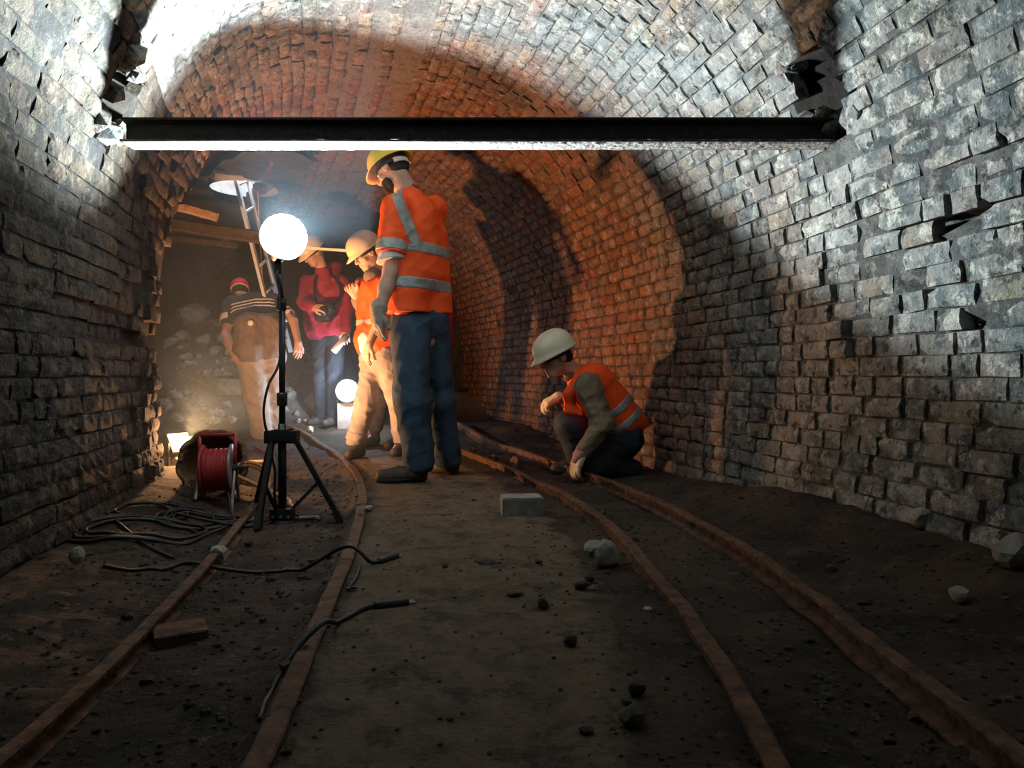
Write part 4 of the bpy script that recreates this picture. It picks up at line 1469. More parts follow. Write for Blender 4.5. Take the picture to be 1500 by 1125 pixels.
# ------------------------------------------------------------------ person 4: crimson jacket, pale helmet, camera
def person_crimson():
    y = 7.30
    base = on(W(482, 600, y).x, y)
    root = empty('person', base, 'person in crimson jacket and pale helmet holding a rolled paper', 'person')
    H = Head(W(459, 371, 7.20), (-.55, -.55, -.62), (-.25, -.25, 1))
    neck = W(474, 400, 7.28)
    Rs, Ls = W(452, 414, 7.34), W(500, 414, 7.30)
    Re, Rw = W(447, 444, 7.16), W(460, 450, 6.99)
    Le, Lw = W(508, 450, 7.26), W(507, 484, 7.12)
    hr, hl = W(471, 492, 7.36), W(492, 492, 7.30)
    kr, kl = W(470, 550, 7.30), W(491, 550, 7.24)
    ar, al = W(472, 608, 7.36), W(490, 608, 7.28)
    torso = [cap(W(462, 430, 7.32), W(468, 480, 7.32), .125, .15, .06), cap(W(488, 430, 7.30), W(492, 480, 7.30), .125, .15, .06), cap(Rs, Ls, .065, .065, .05), cap(neck, W(475, 425, 7.31), .08, .12, .05)]
    P = H.prims() + [cap(H.at(0, -.03, -.05), neck, .050, .056, .03)] + [cap(a[1], a[2], a[3] - .035, a[4] - .035, .05) for a in torso]
    P += [cap(Rs, Re, .046, .038, .02), cap(Re, Rw, .038, .026, .02), cap(Ls, Le, .046, .038, .02), cap(Le, Lw, .038, .026, .02)]
    P += hand(Rw, (.85, -.25, -.1), (.1, -.8, .5), 1, .5) + hand(Lw, (.05, -.25, -1), (.2, -1, .2), 1, .55)
    P += [cap(hr, kr, .078, .056, .04), cap(kr, ar, .052, .038, .03), cap(hl, kl, .078, .056, .04), cap(kl, al, .052, .038, .03), cap(hr, hl, .095, .095, .05)]
    solid('body', P, 'skin', root, 0.0065)
    H.eyes(root); H.hair(root, 'greyhair', -.085, .012)
    H.helmet(root, 'pinkhat', .05)
    jk = solid('jacket', torso + [cap(Rs, Re, .078, .074, .04), cap(Re, mid(Re, Rw, .85), .072, .058, .03), cap(Ls, Le, .076, .070, .04), cap(Le, mid(Le, Lw, .92), .070, .056, .03)], 'crimson', root, 0.009, [(W(470, 503, 7.3), (-.12, 0, -1))], (0.010, 16, 51))
    solid('hood', [cap(W(470, 396, 7.38), W(494, 392, 7.38), .062, .055, .04), cap(W(494, 392, 7.36), W(492, 408, 7.24), .05, .04, .03)], 'crimson', jk, 0.009, [], (0.008, 24, 52))
    tr = [cap(hr, kr, .098, .085, .04), cap(kr, ar, .082, .080, .03), cap(hl, kl, .098, .085, .04), cap(kl, al, .082, .080, .03), cap(hr, hl, .115, .115, .05)]
    solid('trousers', tr, 'darkjeans', root, 0.009, [(W(470, 614, 7.3), (0, 0, -1))], (0.009, 17, 53))
    z = Z(base.x, 7.2)
    shoe('boot', (ar.x + .02, 7.42, z), (ar.x - .10, 7.16, z), root, 'boot', ar)
    shoe('boot', (al.x + .02, 7.34, z), (al.x - .06, 7.06, z), root, 'boot', al)
    # things carried
    s = empty('rolled_paper', W(497, 505, 7.02), 'rolled white paper held in the hand of the crimson jacket', 'paper')
    a, b = V3(W(508, 492, 7.06)), V3(W(489, 515, 6.98))
    dd = unit(b - a); L = np.linalg.norm(b - a)
    MB().lathe([(.024, 0), (.030, 0), (.032, L), (.026, L), (.018, L), (.014, L - .01), (.012, 0), (.020, 0)], a, dd, 18, True).build('paper_roll', M['paper'], s, True)
    cb = empty('camera_bag', W(474, 458, 7.05), 'black camera bag hanging in front of the crimson jacket', 'bag')
    solid('pouch', [cap(W(466, 452, 7.06), W(483, 452, 7.04), .060, .060, .03), cap(W(469, 464, 7.06), W(480, 464, 7.04), .055, .055, .03)], 'rubber', cb, 0.008, [], (0.003, 30, 2))
    MB().lathe([(.0, .03), (.042, .03), (.046, .02), (.046, -.05), (0, -.05)], W(474, 456, 6.98), (0, -1, -.2), 16).build('lens_front', M['black'], cb, True)
    st = smooth_path([W(464, 448, 7.06), W(461, 425, 7.14), W(464, 406, 7.20), W(474, 400, 7.28), W(490, 406, 7.2), W(500, 430, 7.16), W(486, 450, 7.04)], 6)
    MB().sweep(st, [(-.014, -.002), (.014, -.002), (.014, .002), (-.014, .002)], (0, -1, .3)).build('strap', M['black'], cb)


person_crimson()


# ------------------------------------------------------------------ person 5: bending over, back turned, red cap
def person_bending():
    y = 6.75
    base = on(W(388, 600, y).x, y)
    root = empty('person', base, 'person bending over with back turned, beige trousers, striped top, red cap', 'person')
    H = Head(W(352, 428, 7.10), (-.30, .80, -.55), (-.2, .55, .8))
    neck = W(358, 438, 7.04)
    Ls, Rs = W(340, 446, 6.98), W(402, 442, 7.08)
    Le, Lw = W(331, 490, 6.80), W(345, 524, 6.62)
    Re, Rw = W(430, 470, 6.92), W(437, 502, 6.80)
    hl, hr = W(366, 520, 6.72), W(397, 520, 6.80)
    kl, kr = W(374, 582, 6.68), W(400, 582, 6.82)
    al, ar = W(385, 640, 6.72), W(404, 634, 6.88)
    trunk = [cap(W(352, 452, 6.98), W(364, 500, 6.74), .115, .135, .06), cap(W(392, 448, 7.04), W(396, 500, 6.82), .115, .135, .06), cap(W(372, 446, 7.02), W(382, 490, 6.80), .12, .14, .06), cap(Ls, Rs, .065, .065, .05)]
    P = H.prims() + [cap(H.at(0, -.03, -.05), neck, .052, .058, .03)] + [cap(a[1], a[2], a[3] - .03, a[4] - .03, .05) for a in trunk]
    P += [cap(Ls, Le, .046, .042, .02), cap(Le, mid(Le, Lw, .35), .044, .046, .02), cap(mid(Le, Lw, .35), Lw, .046, .030, .02), cap(Rs, Re, .046, .040, .02), cap(Re, Rw, .040, .028, .02)]
    P += hand(Lw, (.75, -.1, -.6), (-.4, -.8, -.3), 1, .5) + hand(Rw, (.05, -.2, -1), (.6, -.7, 0), -1, .4)
    P += [cap(hl, kl, .085, .06, .05), cap(kl, al, .055, .04, .03), cap(hr, kr, .085, .06, .05), cap(kr, ar, .055, .04, .03), cap(hl, hr, .11, .11, .05)]
    solid('body', P, 'skin', root, 0.0065)
    H.eyes(root); H.hair(root)
    cp = solid('cap', [ell(H.at(0, -.012, .045), H.R, np.array([.088, .108, .088]))], 'red', root, 0.007, [(H.at(0, 0, .012), -H.u)], None, 0, 'red cap with a white edge')
    solid('cap_edge', [ell(H.at(0, -.012, .045), H.R, np.array([.091, .111, .091]))], 'white', cp, 0.006, [(H.at(0, 0, .006), -H.u), (H.at(0, 0, .020), H.u)])
    upn = unit(V3(W(372, 446, 7.02)) - V3(W(380, 500, 6.78)))
    topp = trunk + [cap(Ls, mid(Ls, Le, .55), .078, .074, .04), cap(Rs, mid(Rs, Re, .98), .074, .062, .04)]
    cutb = mid(W(372, 446, 7.02), W(380, 500, 6.78), .42)
    top = solid('striped_top', topp, 'navy', root, 0.008, [(cutb + np.array([0, 0, -.03]), -upn)], (0.007, 18, 61))
    for t in (.10, .19, .28):
        c = mid(W(372, 446, 7.02), W(380, 500, 6.78), t)
        solid('white_stripe', trunk, 'white', top, 0.007, [(c, upn), (c - upn * .017, -upn)], (0.007, 18, 61), .004)
    dL = unit(V3(Le) - V3(Ls))
    solid('sleeve_band', [cap(Ls, mid(Ls, Le, .62), .078, .074, .04)], 'white', top, 0.007, [(mid(Ls, Le, .60), dL), (mid(Ls, Le, .42), -dL)], None, .004)
    dR = unit(V3(Re) - V3(Rs))
    for t in (.55, .70):
        solid('white_stripe', [cap(Rs, mid(Rs, Re, .98), .074, .062, .04)], 'white', top, 0.007, [(mid(Rs, Re, t + .06), dR), (mid(Rs, Re, t), -dR)], None, .004)
    tail = solid('tied_jacket', [cap(W(366, 480, 6.72), W(366, 512, 6.64), .145, .135, .06), cap(W(396, 480, 6.80), W(396, 512, 6.74), .14, .13, .06), cap(W(350, 512, 6.66), W(410, 498, 6.72), .055, .06, .05)], 'taupe', root, 0.008, [(W(380, 530, 6.7), (.22, 0, -1))], (0.013, 13, 63), 0, 'taupe jacket tied round the waist')
    MB().lathe([(.0, .006), (.022, .006), (.026, 0), (.026, -.02)], W(367, 473, 6.58), (0, -1, .1), 14).build('badge', M['paper'], tail, True)
    solid('trousers', [cap(hl, kl, .128, .108, .05), cap(kl, al, .105, .090, .04), cap(hr, kr, .122, .100, .05), cap(kr, ar, .098, .086, .04), cap(hl, hr, .13, .13, .06)], 'beige', root, 0.008, [(W(380, 648, 6.72), (0, 0, -1))], (0.010, 14, 65))
    z = Z(-2.2, 6.7)
    shoe('boot', (al.x + .0, 6.66, z), (al.x - .03, 6.94, z), root, 'boot', al)
    shoe('boot', (ar.x + .0, 6.82, z), (ar.x + .02, 7.10, z), root, 'boot', ar)


person_bending()


# ------------------------------------------------------------------ person 6: mostly hidden behind the standing one
def person_hidden():
    y = 6.35
    base = on(W(600, 640, y).x, y)
    root = empty('person', base, 'person in dark trousers almost hidden behind the standing one, red jacket showing', 'person')
    H = Head(W(606, 378, 6.32), (-.55, -.7, -.45), (-.2, -.2, 1))
    neck = W(612, 402, 6.36)
    Rs, Ls = W(590, 418, 6.45), W(644, 418, 6.32)
    Re, Rw = W(584, 462, 6.40), W(590, 498, 6.25)
    Le, Lw = W(655, 465, 6.22), W(652, 520, 6.02)
    hr, hl = W(598, 515, 6.42), W(622, 515, 6.36)
    kr, kl = W(560, 582, 6.32), W(588, 582, 6.28)
    ar, al = W(548, 632, 6.42), W(583, 640, 6.28)
    torso = [cap(W(602, 432, 6.42), W(602, 500, 6.40), .12, .125, .06), cap(W(628, 432, 6.36), W(626, 500, 6.36), .12, .125, .06), cap(Rs, Ls, .065, .065, .05), cap(neck, W(614, 425, 6.38), .075, .11, .05)]
    P = H.prims() + [cap(H.at(0, -.03, -.05), neck, .052, .058, .03)] + [cap(a[1], a[2], a[3] - .03, a[4] - .03, .05) for a in torso]
    P += [cap(Rs, Re, .046, .04, .02), cap(Re, Rw, .04, .028, .02), cap(Ls, Le, .046, .04, .02), cap(Le, Lw, .04, .028, .02)]
    P += hand(Rw, (0, -.2, -1), (-.6, -.7, 0), -1, .4) + hand(Lw, (-.15, -.2, -1), (.6, -.7, 0), 1, .8)
    P += [cap(hr, kr, .08, .058, .04), cap(kr, ar, .054, .04, .03), cap(hl, kl, .08, .058, .04), cap(kl, al, .054, .04, .03), cap(hr, hl, .1, .1, .05)]
    solid('body', P, 'skin', root, 0.0075)
    H.eyes(root); H.hair(root, 'greyhair')
    H.helmet(root, 'pinkhat', .05)
    solid('jacket', torso + [cap(Rs, Re, .072, .066, .04), cap(Re, mid(Re, Rw, .9), .066, .054, .03), cap(Ls, Le, .074, .066, .04), cap(Le, mid(Le, Lw, .9), .066, .054, .03)], 'crimson', root, 0.009, [(W(610, 522, 6.38), (0, 0, -1))], (0.009, 17, 71))
    solid('trousers', [cap(hr, kr, .10, .082, .04), cap(kr, mid(kr, ar, .86), .078, .068, .03), cap(hl, kl, .10, .082, .04), cap(kl, mid(kl, al, .86), .078, .068, .03), cap(hr, hl, .118, .118, .05)], 'navy', root, 0.009, [], (0.009, 17, 73))
    z = Z(-1.0, 6.3)
    for a, k in ((ar, kr), (al, kl)):
        solid('sock', [cap(mid(k, a, .80), a, .050, .046, .02)], 'red', root, 0.007)
        shoe('shoe', (a.x + .03, a.y + .03, z), (a.x - .08, a.y - .20, z), root, 'boot', V3(a) - np.array([0, 0, .03]), .95)
    lv = empty('spirit_level', W(640, 553, 5.98), 'short yellow level hanging beside the standing jeans', 'tool')
    a, b = W(651, 545, 5.98), W(633, 561, 5.96)
    MB().bar(a, b, .028, .050, (0, -1, 0)).build('level_body', M['yellow'], lv)
    m = V3(a) * .5 + V3(b) * .5
    for t in (.25, .55, .8):
        c = mid(a, b, t)
        MB().bar(c - unit(V3(b) - V3(a)) * .006, c + unit(V3(b) - V3(a)) * .006, .020, .054, (0, -1, 0)).build('vial_slot', M['black'], lv)
    MB().bar(a, V3(a) + unit(V3(a) - V3(b)) * .012, .030, .054, (0, -1, 0)).build('end_cap', M['greymetal'], lv)


person_hidden()
# ------------------------------------------------------------------ floodlight on its tripod
def tripod():
    g = Z(-1.07, 3.33)
    base = Vector((W(413, 700, 3.33).x, 3.33, g))
    root = empty('floodlight_tripod', base, 'bright white floodlight on a black tripod between the curved rails', 'floodlight')
    x, y = base.x, base.y
    def px(p): return W(p[0], p[1], p[2])
    top = FLOOD - FLOOD_AXIS * 0.05
    hub = Vector((x, y, W(413, 640, 3.33).z))
    MB().tube([(x, y, g + 0.035), hub + Vector((0, 0, .06))], .0185, 12).build('lower_pole', M['black'], root, True)
    MB().tube([hub, (x + .003, y, W(413, 440, 3.33).z)], .0145, 12).build('middle_pole', M['black'], root, True)
    MB().tube([(x + .003, y, W(413, 445, 3.33).z), top - Vector((0, 0, .075))], .0115, 12).build('upper_pole', M['black'], root, True)
    for py, r in ((585, .0215), (445, .019)):
        c = W(413, py, 3.33)
        o = MB().lathe([(.0, -.03), (r, -.03), (r + .002, -.02), (r + .002, .02), (r, .03), (0, .03)], c, (0, 0, 1), 14).build('collar', M['rubber'], root, True)
        MB().bar(c + Vector((.01, -.02, 0)), c + Vector((.03, -.055, .005)), .010, .016).build('clamp_knob', M['black'], o)
    mb = MB().box(hub, (.145, .06, .055))
    mb.box(hub + Vector((0, 0, .01)), (.06, .12, .05))
    mb.build('hub', M['black'], root)
    low = Vector((x, y, g + .045))
    MB().box(low, (.10, .055, .05)).build('lower_hub', M['black'], root)
    for sx in (-.035, .0, .035):
        MB().lathe([(0, .004), (.006, .004), (.007, 0)], low + Vector((sx, -.028, -.008)), (0, -1, 0), 8).build('bolt', M['greymetal'], root)
    feet = [(W(501, 766, 3.34), 1), (W(376, 742, 3.62), -1), (W(388, 756, 3.12), -1)]
    feet = [(Vector((0.0, 0, 0)) + Vector((W(500, 767, 3.38).x, 3.36, 0)), (.06, 0)), (Vector((W(368, 745, 3.66).x, 3.72, 0)), (-.05, .02)), (Vector((W(381, 742, 3.2).x, 3.16, 0)), (-.035, -.03))]
    for f, off in feet:
        f.z = Z(f.x, f.y) + .012
        a = hub + Vector((off[0], off[1], -.012))
        l = MB().bar(a, f, .021, .030, (0, -1, 0.2)).build('leg', M['black'], root)
        MB().bar(f + (a - f).normalized() * .05, f - Vector((0, 0, .008)), .028, .036, (0, -1, .2)).build('rubber_foot', M['rubber'], l)
        m = a.lerp(f, .52)
        MB().bar(m, low + Vector((off[0] * .5, off[1] * .5, .01)), .012, .018, (0, -1, .2)).build('brace', M['black'], root)
    # head: shallow round housing, domed glass, bracket
    A = FLOOD_AXIS
    MB().lathe([(0, -.085), (.030, -.08), (.045, -.05), (.070, -.042), (.076, -.034), (.070, -.03), (0, -.03)], FLOOD, A, 28).build('lamp_housing', M['black'], root, True)
    MB().lathe([(.100 * math.cos(t), .030 + .100 * math.sin(t)) for t in np.linspace(-.75, 1.5708, 14)], FLOOD, A, 28).build('lamp_glass', M['lampwhite'], root, True)
    MB().bar(top - Vector((0, 0, .09)), FLOOD - A * .06, .03, .012, (0, 1, 0)).build('bracket', M['black'], root)
    cord = smooth_path([FLOOD - A * .07, W(412, 470, 3.30), W(409, 530, 3.28), W(393, 565, 3.25), W(386, 605, 3.25), W(393, 645, 3.28), W(402, 690, 3.30), W(404, 740, 3.31), on(-1.02, 3.5, .012), on(-1.3, 3.3, .012), on(-1.42, 3.52, .012)], 8)
    MB().tube(cord, .0058, 7).build('lamp_cord', M['rubber'], root, True)


tripod()


def floor_led():
    g = Z(LED2.x, LED2.y)
    root = empty('floor_lamp', Vector((LED2.x, LED2.y, g)), 'round white work lamp on a grey box at the feet of the crimson jacket', 'lamp')
    c = LED2
    MB().lathe([(0, -.02), (.112, -.02), (.118, 0), (.118, .03), (.108, .045), (.0, .045)], c + Vector((0, .06, 0)), (0, -1, .12), 26).build('lamp_rim', M['greymetal'], root, True)
    MB().lathe([(.106, 0), (.09, .012), (0, .018)], c + Vector((0, .015, .006)), (0, -1, .12), 26).build('lamp_glass', M['lamp2white'], root, True)
    h = c.z - .115 - g
    MB().box((c.x + .02, c.y + .14, g + h / 2), (.24, .16, h), None, .004).build('battery_box', M['greymetal'], root)
    MB().bar((c.x - .1, c.y + .07, g + h), (c.x - .1, c.y + .07, c.z), .012, .03).build('bracket', M['black'], root)
    MB().bar((c.x + .1, c.y + .07, g + h), (c.x + .1, c.y + .07, c.z), .012, .03).build('bracket', M['black'], root)


floor_led()


def halogen():
    g = Z(HALOGEN.x, HALOGEN.y)
    root = empty('halogen_lamp', Vector((HALOGEN.x, HALOGEN.y, g)), 'glaring warm work lamp on the floor behind the left wall corner', 'lamp')
    A = HAL_FACE
    u = (Vector((0, 0, 1)) - A * A.z).normalized()
    s = A.cross(u)
    R = Matrix((s, A, u)).transposed()
    MB().box(HALOGEN - A * .035, (.15, .07, .13), R, 0).build('lamp_housing', M['black'], root)
    MB().box(HALOGEN + A * .006, (.135, .012, .115), R, 0).build('lamp_glass', M['lampwarm'], root)
    mb = MB()
    for k in (-1, 1):
        mb = MB().bar(HALOGEN + s * (.083 * k), Vector((HALOGEN.x, HALOGEN.y, g + .01)) + s * (.083 * k), .012, .02, A)
        mb.build('stand_leg', M['black'], root)
    for k in range(4):
        MB().box(HALOGEN - A * .075 + u * (-.045 + .03 * k), (.14, .02, .008), R).build('cooling_fin', M['black'], root)


halogen()


# ------------------------------------------------------------------ red cable reel
def reel():
    y = 3.72
    g = Z(-1.48, y)
    c = Vector((W(318, 690, y).x, y, g + .175))
    root = empty('cable_reel', Vector((c.x, c.y, g)), 'red cable reel in a tubular stand by the left wall corner', 'cable reel')
    A = Vector((1, .22, .02)).normalized()
    wd = .068
    R = .125
    for k in (-1, 1):
        cc = c + A * (wd * k)
        MB().lathe([(.03, -.006), (R, -.006), (R + .004, 0), (R, .006), (.03, .006)], cc, A, 30, True).build('flange', M['greymetal'] if k > 0 else M['redplastic'], root, True)
    # wound cable, turn by turn
    mb = MB()
    n = 15
    for k in range(n):
        o = -wd + .012 + (2 * wd - .024) * k / (n - 1)
        rr = .100 + .004 * math.sin(k * 2.3)
        mb.lathe([(rr + .006 * math.cos(t), o + .0055 * math.sin(t)) for t in np.linspace(0, 5.5, 7)], c, A, 30, True)
    mb.build('wound_cable', M['redplastic'], root, True)
    MB().lathe([(0, -wd - .012), (.030, -wd - .012), (.030, wd + .03), (0, wd + .03)], c, A, 14).build('axle', M['black'], root, True)
    up = Vector((0, 0, 1))
    F = A.cross(up).normalized()
    hd = []
    for k in (-1, 1):
        s = c + A * (wd + .016) * k
        top = s + up * .175
        hd.append(top)
        MB().tube([s, top], .0085, 8).build('upright', M['redplastic'], root, True)
        for e in (-1, 1):
            f = s + F * (.12 * e); f.z = Z(f.x, f.y) + .009
            MB().tube(smooth_path([s + up * .02, s + F * (.07 * e) - up * .08, f], 5), .0085, 8).build('stand_foot', M['greymetal'], root, True)
    MB().tube(hd, .0095, 8).build('handle', M['redplastic'], root, True)
    s = c + A * (wd + .035)
    MB().tube(smooth_path([s, s + A * .012 - F * .04 + up * .03, s + A * .02 - F * .065 + up * .06], 4), .008, 8).build('crank', M['black'], root, True)
    MB().box(c + A * (wd + .012) - up * .03, (.012, .07, .07)).build('socket_plate', M['black'], root)


reel()


def basket():
    y = 4.02
    c = Vector((W(312, 668, y).x, y, Z(-1.6, y) + .165))
    root = empty('fibre_basket', Vector((c.x, c.y, Z(c.x, c.y))), 'round brown fibre basket tipped on its side behind the red reel', 'basket')
    A = Vector((.25, -1, .25)).normalized()
    MB().lathe([(.175, .02), (.180, -.04), (.165, -.12), (.115, -.185), (0, -.20), (0, -.185), (.105, -.168), (.150, -.112), (.160, -.04), (.155, .02)], c, A, 34).build('bowl', M['wicker'], root, True)
    for k, rr in enumerate((.170, .172, .165)):
        ring = [c + (A.orthogonal().normalized() * math.cos(t) + A.cross(A.orthogonal().normalized()) * math.sin(t)) * (rr + .006 * math.sin(t * 9 + k)) + A * (.028 - .014 * k + .005 * math.sin(t * 13 + k * 2)) for t in np.linspace(0, 2 * math.pi, 60)]
        MB().tube(ring, .013, 7).build('rim_coil', M['wicker'], root, True)


basket()


def coil(name, label, c, R, turns, r, mat, tail=(), tilt=(0, 0, 1), cat='cable', seed=1, group=None, wob=.12, squash=1.0):
    rr = random.Random(seed)
    ax = Vector(tilt).normalized()
    a = ax.orthogonal().normalized(); b = ax.cross(a)
    pts = []
    n = int(turns * 14)
    ph = rr.uniform(0, 6)
    for k in range(n + 1):
        t = 2 * math.pi * k / 14 + ph
        R2 = R * (1 + wob * math.sin(t * .37 + ph) + wob * .5 * math.sin(t * 1.7))
        p = Vector(c) + a * math.cos(t) * R2 + b * math.sin(t) * R2 * squash + ax * (r * 1.1 * (1 + math.sin(t * .9 + ph)) + .002 * k / 14)
        if abs(ax.z) > .95: p.z = Z(p.x, p.y) + r * (1.0 + .9 * (1 + math.sin(t * .53 + ph)) * .8)
        pts.append(p)
    pts += [Vector(p) for p in tail]
    path = smooth_path(pts, 4)
    o = MB().tube(path, r, 7).build(name, M[mat], None, True, path[0])
    return tag(o, label, cat, group)


coil('hose', 'orange hose coil lit up beside the red cable reel', (W(362, 678, 3.98).x, 3.98, Z(-1.42, 3.98) + .09), .105, 2.6, .011, 'hose', [on(-1.20, 3.9, .03), on(-1.13, 3.74, .02), on(-1.08, 3.66, .014)], (.55, -.8, .35), 'hose', 4, None, .05)
coil('cable', 'widest loop of black cable lying beside the left wall', (-1.50, 3.0, 0), .24, 2.7, .0075, 'rubber', [on(-1.25, 3.3, .01), on(-1.35, 3.55, .02), Vector((-1.42, 3.68, .06))], (0, 0, 1), 'cable', 3, 'black cables tangled by the left wall', .16, .8)
coil('cable', 'small tight loops of black cable in front of the red reel', (-1.38, 3.33, 0), .17, 3.2, .007, 'rubber', [on(-1.16, 3.22, .01), on(-1.08, 3.4, .01)], (0, 0, 1), 'cable', 8, 'black cables tangled by the left wall', .2, .75)
coil('cable', 'thin black cable loop nearest the wall foot beside the tangle', (-1.62, 3.28, 0), .13, 2.1, .006, 'rubber', [on(-1.5, 2.9, .01), on(-1.36, 2.75, .01), on(-1.22, 2.66, .01)], (0, 0, 1), 'cable', 12, 'black cables tangled by the left wall', .2, .9)


def loose_cable(label, pix, r, plug, mat='rubber'):
    pts = []
    for q in pix:
        p = G(q[0], q[1], -.03 if q[0] < 500 else 0.0)
        pts.append(Vector((p.x, p.y, Z(p.x, p.y) + r + (q[2] if len(q) > 2 else 0))))
    path = smooth_path(pts, 9)
    for p in path: p.z = max(p.z, Z(p.x, p.y) + r * .9)
    root = empty('power_cable', path[-1], label, 'cable', 'loose black cables across the rails')
    MB().tube(path[:-6], r, 7).build('cord', M[mat], root, True)
    d = (path[-1] - path[-9]).normalized()
    e = path[-7]
    MB().tube([e - d * .01, e + d * .012, e + d * .03, e + d * .075, e + d * .085], .012, 9).build('plug', M['rubber'], root, True)
    for k in (-1, 1):
        s = Vector((-d.y, d.x, 0)) * .008 * k
        MB().tube([e + d * .08 + s, e + d * .105 + s], .003, 6).build('pin', M['greymetal'], root, True)


loose_cable('black cable crossing both left rails, its plug on the concrete', [(150, 838), (190, 836), (235, 828), (275, 818), (318, 832, .02), (380, 832), (440, 828), (508, 826, .05), (545, 829), (576, 819)], .0065, True)
loose_cable('black cable following the curved rail, its plug on the concrete', [(378, 1060), (398, 1012), (430, 985), (472, 966, .04), (494, 935), (512, 908), (538, 896), (578, 890)], .006, True)
coil('hose', 'thin grey cable trailing beside the curved rail', (W(523, 870, 2.2).x, G(523, 868).y, 0), .012, .4, .004, 'rubber', [on(G(522, 850).x, G(522, 850).y, .006), on(G(526, 835).x, G(526, 835).y, .006)], (0, 0, 1), 'cable', 2)
s_ = smooth_path([G(408, 756, -.05), G(428, 758, -.05), G(450, 759, -.05), G(467, 762, -.05)], 5)
for p in s_: p.z = Z(p.x, p.y) + .012
tag(MB().tube(s_, .010, 8).build('iron_bar', M['greymetal'], None, True, s_[0]), 'short pale iron bar on the ground behind the tripod foot', 'bar')

# ------------------------------------------------------------------ ladder, rope, timbers in the side gallery
def ladder():
    L0, L1 = W(331, 200, 6.98), W(393, 452, 6.98)
    d = (L1 - L0).normalized()
    def down(p): return p + d * ((Z(p.x, 7.4) - p.z) / d.z + .02)
    a0, a1 = L0, None
    off = W(357, 255, 7.30) - W(341, 262, 6.98)
    a1 = L0 + d * ((W(0, 535, 6.98).z - L0.z) / d.z)
    root = empty('ladder', a1 + off * .5, 'aluminium ladder leaning up into the daylight shaft', 'ladder')
    up = a0 - d * 0.7
    MB().bar(up, a1, .028, .062, (0, 1, 0)).build('stile', M['alu'], root)
    MB().bar(up + off, a1 + off, .028, .062, (0, 1, 0)).build('stile', M['alu'], root)
    L = (a1 - up).length
    k = .12
    while k < L - .05:
        p = up + d * k
        MB().tube([p, p + off], .014, 8).build('rung', M['alu'], root, True)
        k += .265


ladder()
rp = smooth_path([Vector((W(379, 262, 7.2).x, 7.2, 3.2)), W(379, 262, 7.2), W(381, 340, 7.18), W(386, 430, 7.15), W(390, 560, 7.1)], 6)
tag(MB().tube(rp, .006, 6).build('rope', M['hose'], None, True, rp[-1]), 'thin orange rope hanging down from the daylight shaft', 'rope')


def timber(name, p, q, w, h, mat, label, cat, seed):
    p, q = Vector(p), Vector(q)
    rr = random.Random(seed)
    n = 12
    pts = [p.lerp(q, k / n) + Vector((rr.uniform(-1, 1), rr.uniform(-1, 1), rr.uniform(-1, 1))) * .004 for k in range(n + 1)]
    c = .12 * min(w, h)
    prof = [(-w / 2 + c, -h / 2), (w / 2 - c, -h / 2), (w / 2, -h / 2 + c), (w / 2, h / 2 - c), (w / 2 - c, h / 2), (-w / 2 + c, h / 2), (-w / 2, h / 2 - c), (-w / 2, -h / 2 + c)]
    o = MB().sweep(pts, prof).build(name, M[mat], None, False, p)
    return tag(o, label, cat)


timber('timber_beam', W(170, 318, 6.55), W(398, 350, 6.45), .10, .105, 'oldwood', 'dark horizontal timber crossing in front of the ladder', 'timber', 1)
timber('timber_beam', W(170, 340, 6.70), W(345, 360, 6.68), .08, .045, 'oldwood', 'thin dark plank just below the horizontal timber', 'timber', 2)
timber('timber_plank', W(190, 284, 6.1), W(319, 319, 6.25), .07, .070, 'wood', 'short orange lit timber sticking out above the dark beam', 'timber', 3)

# measuring tape between two people
tp = [W(438, 363, 6.35), W(470, 365, 6.2), W(500, 367, 6.0), W(524, 369, 5.8)]
tag(MB().sweep(smooth_path(tp, 6), [(-.001, -.011), (.001, -.011), (.001, .011), (-.001, .011)]).build('measuring_tape', M['paper'], None, False, Vector(tp[0])), 'white measuring tape stretched behind the tan helmet', 'tape')

# ------------------------------------------------------------------ stones
def at_px(px, py, z=0.0):
    p = G(px, py, z)
    return on(p.x, p.y)


def cut_block(name, p, size, yaw, mat, label, cat, seed, tilt=0.0):
    p = Vector(p)
    R = Matrix.Rotation(yaw, 3, 'Z') @ Matrix.Rotation(tilt, 3, 'X')
    import bmesh
    bm = bmesh.new()
    bmesh.ops.create_cube(bm, size=1.0)
    bmesh.ops.bevel(bm, geom=bm.edges[:], offset=.05, segments=2, affect='EDGES')
    bmesh.ops.subdivide_edges(bm, edges=[e for e in bm.edges if e.calc_length() > .3], cuts=3, use_grid_fill=True)
    co = np.array([v.co for v in bm.verts])
    co *= 1 + .05 * fbm(co[:, 0] * 3 + seed, co[:, 1] * 3, co[:, 2] * 3, seed)[:, None]
    co = co * np.array(size)
    co = co @ np.array(R).T
    co[:, 2] -= co[:, 2].min() + .006
    f = [tuple(v.index for v in q.verts) for q in bm.faces]
    bm.free()
    return tag(mesh_np(name, co + np.array(p), f, M[mat], None, False, None, p), label, cat)


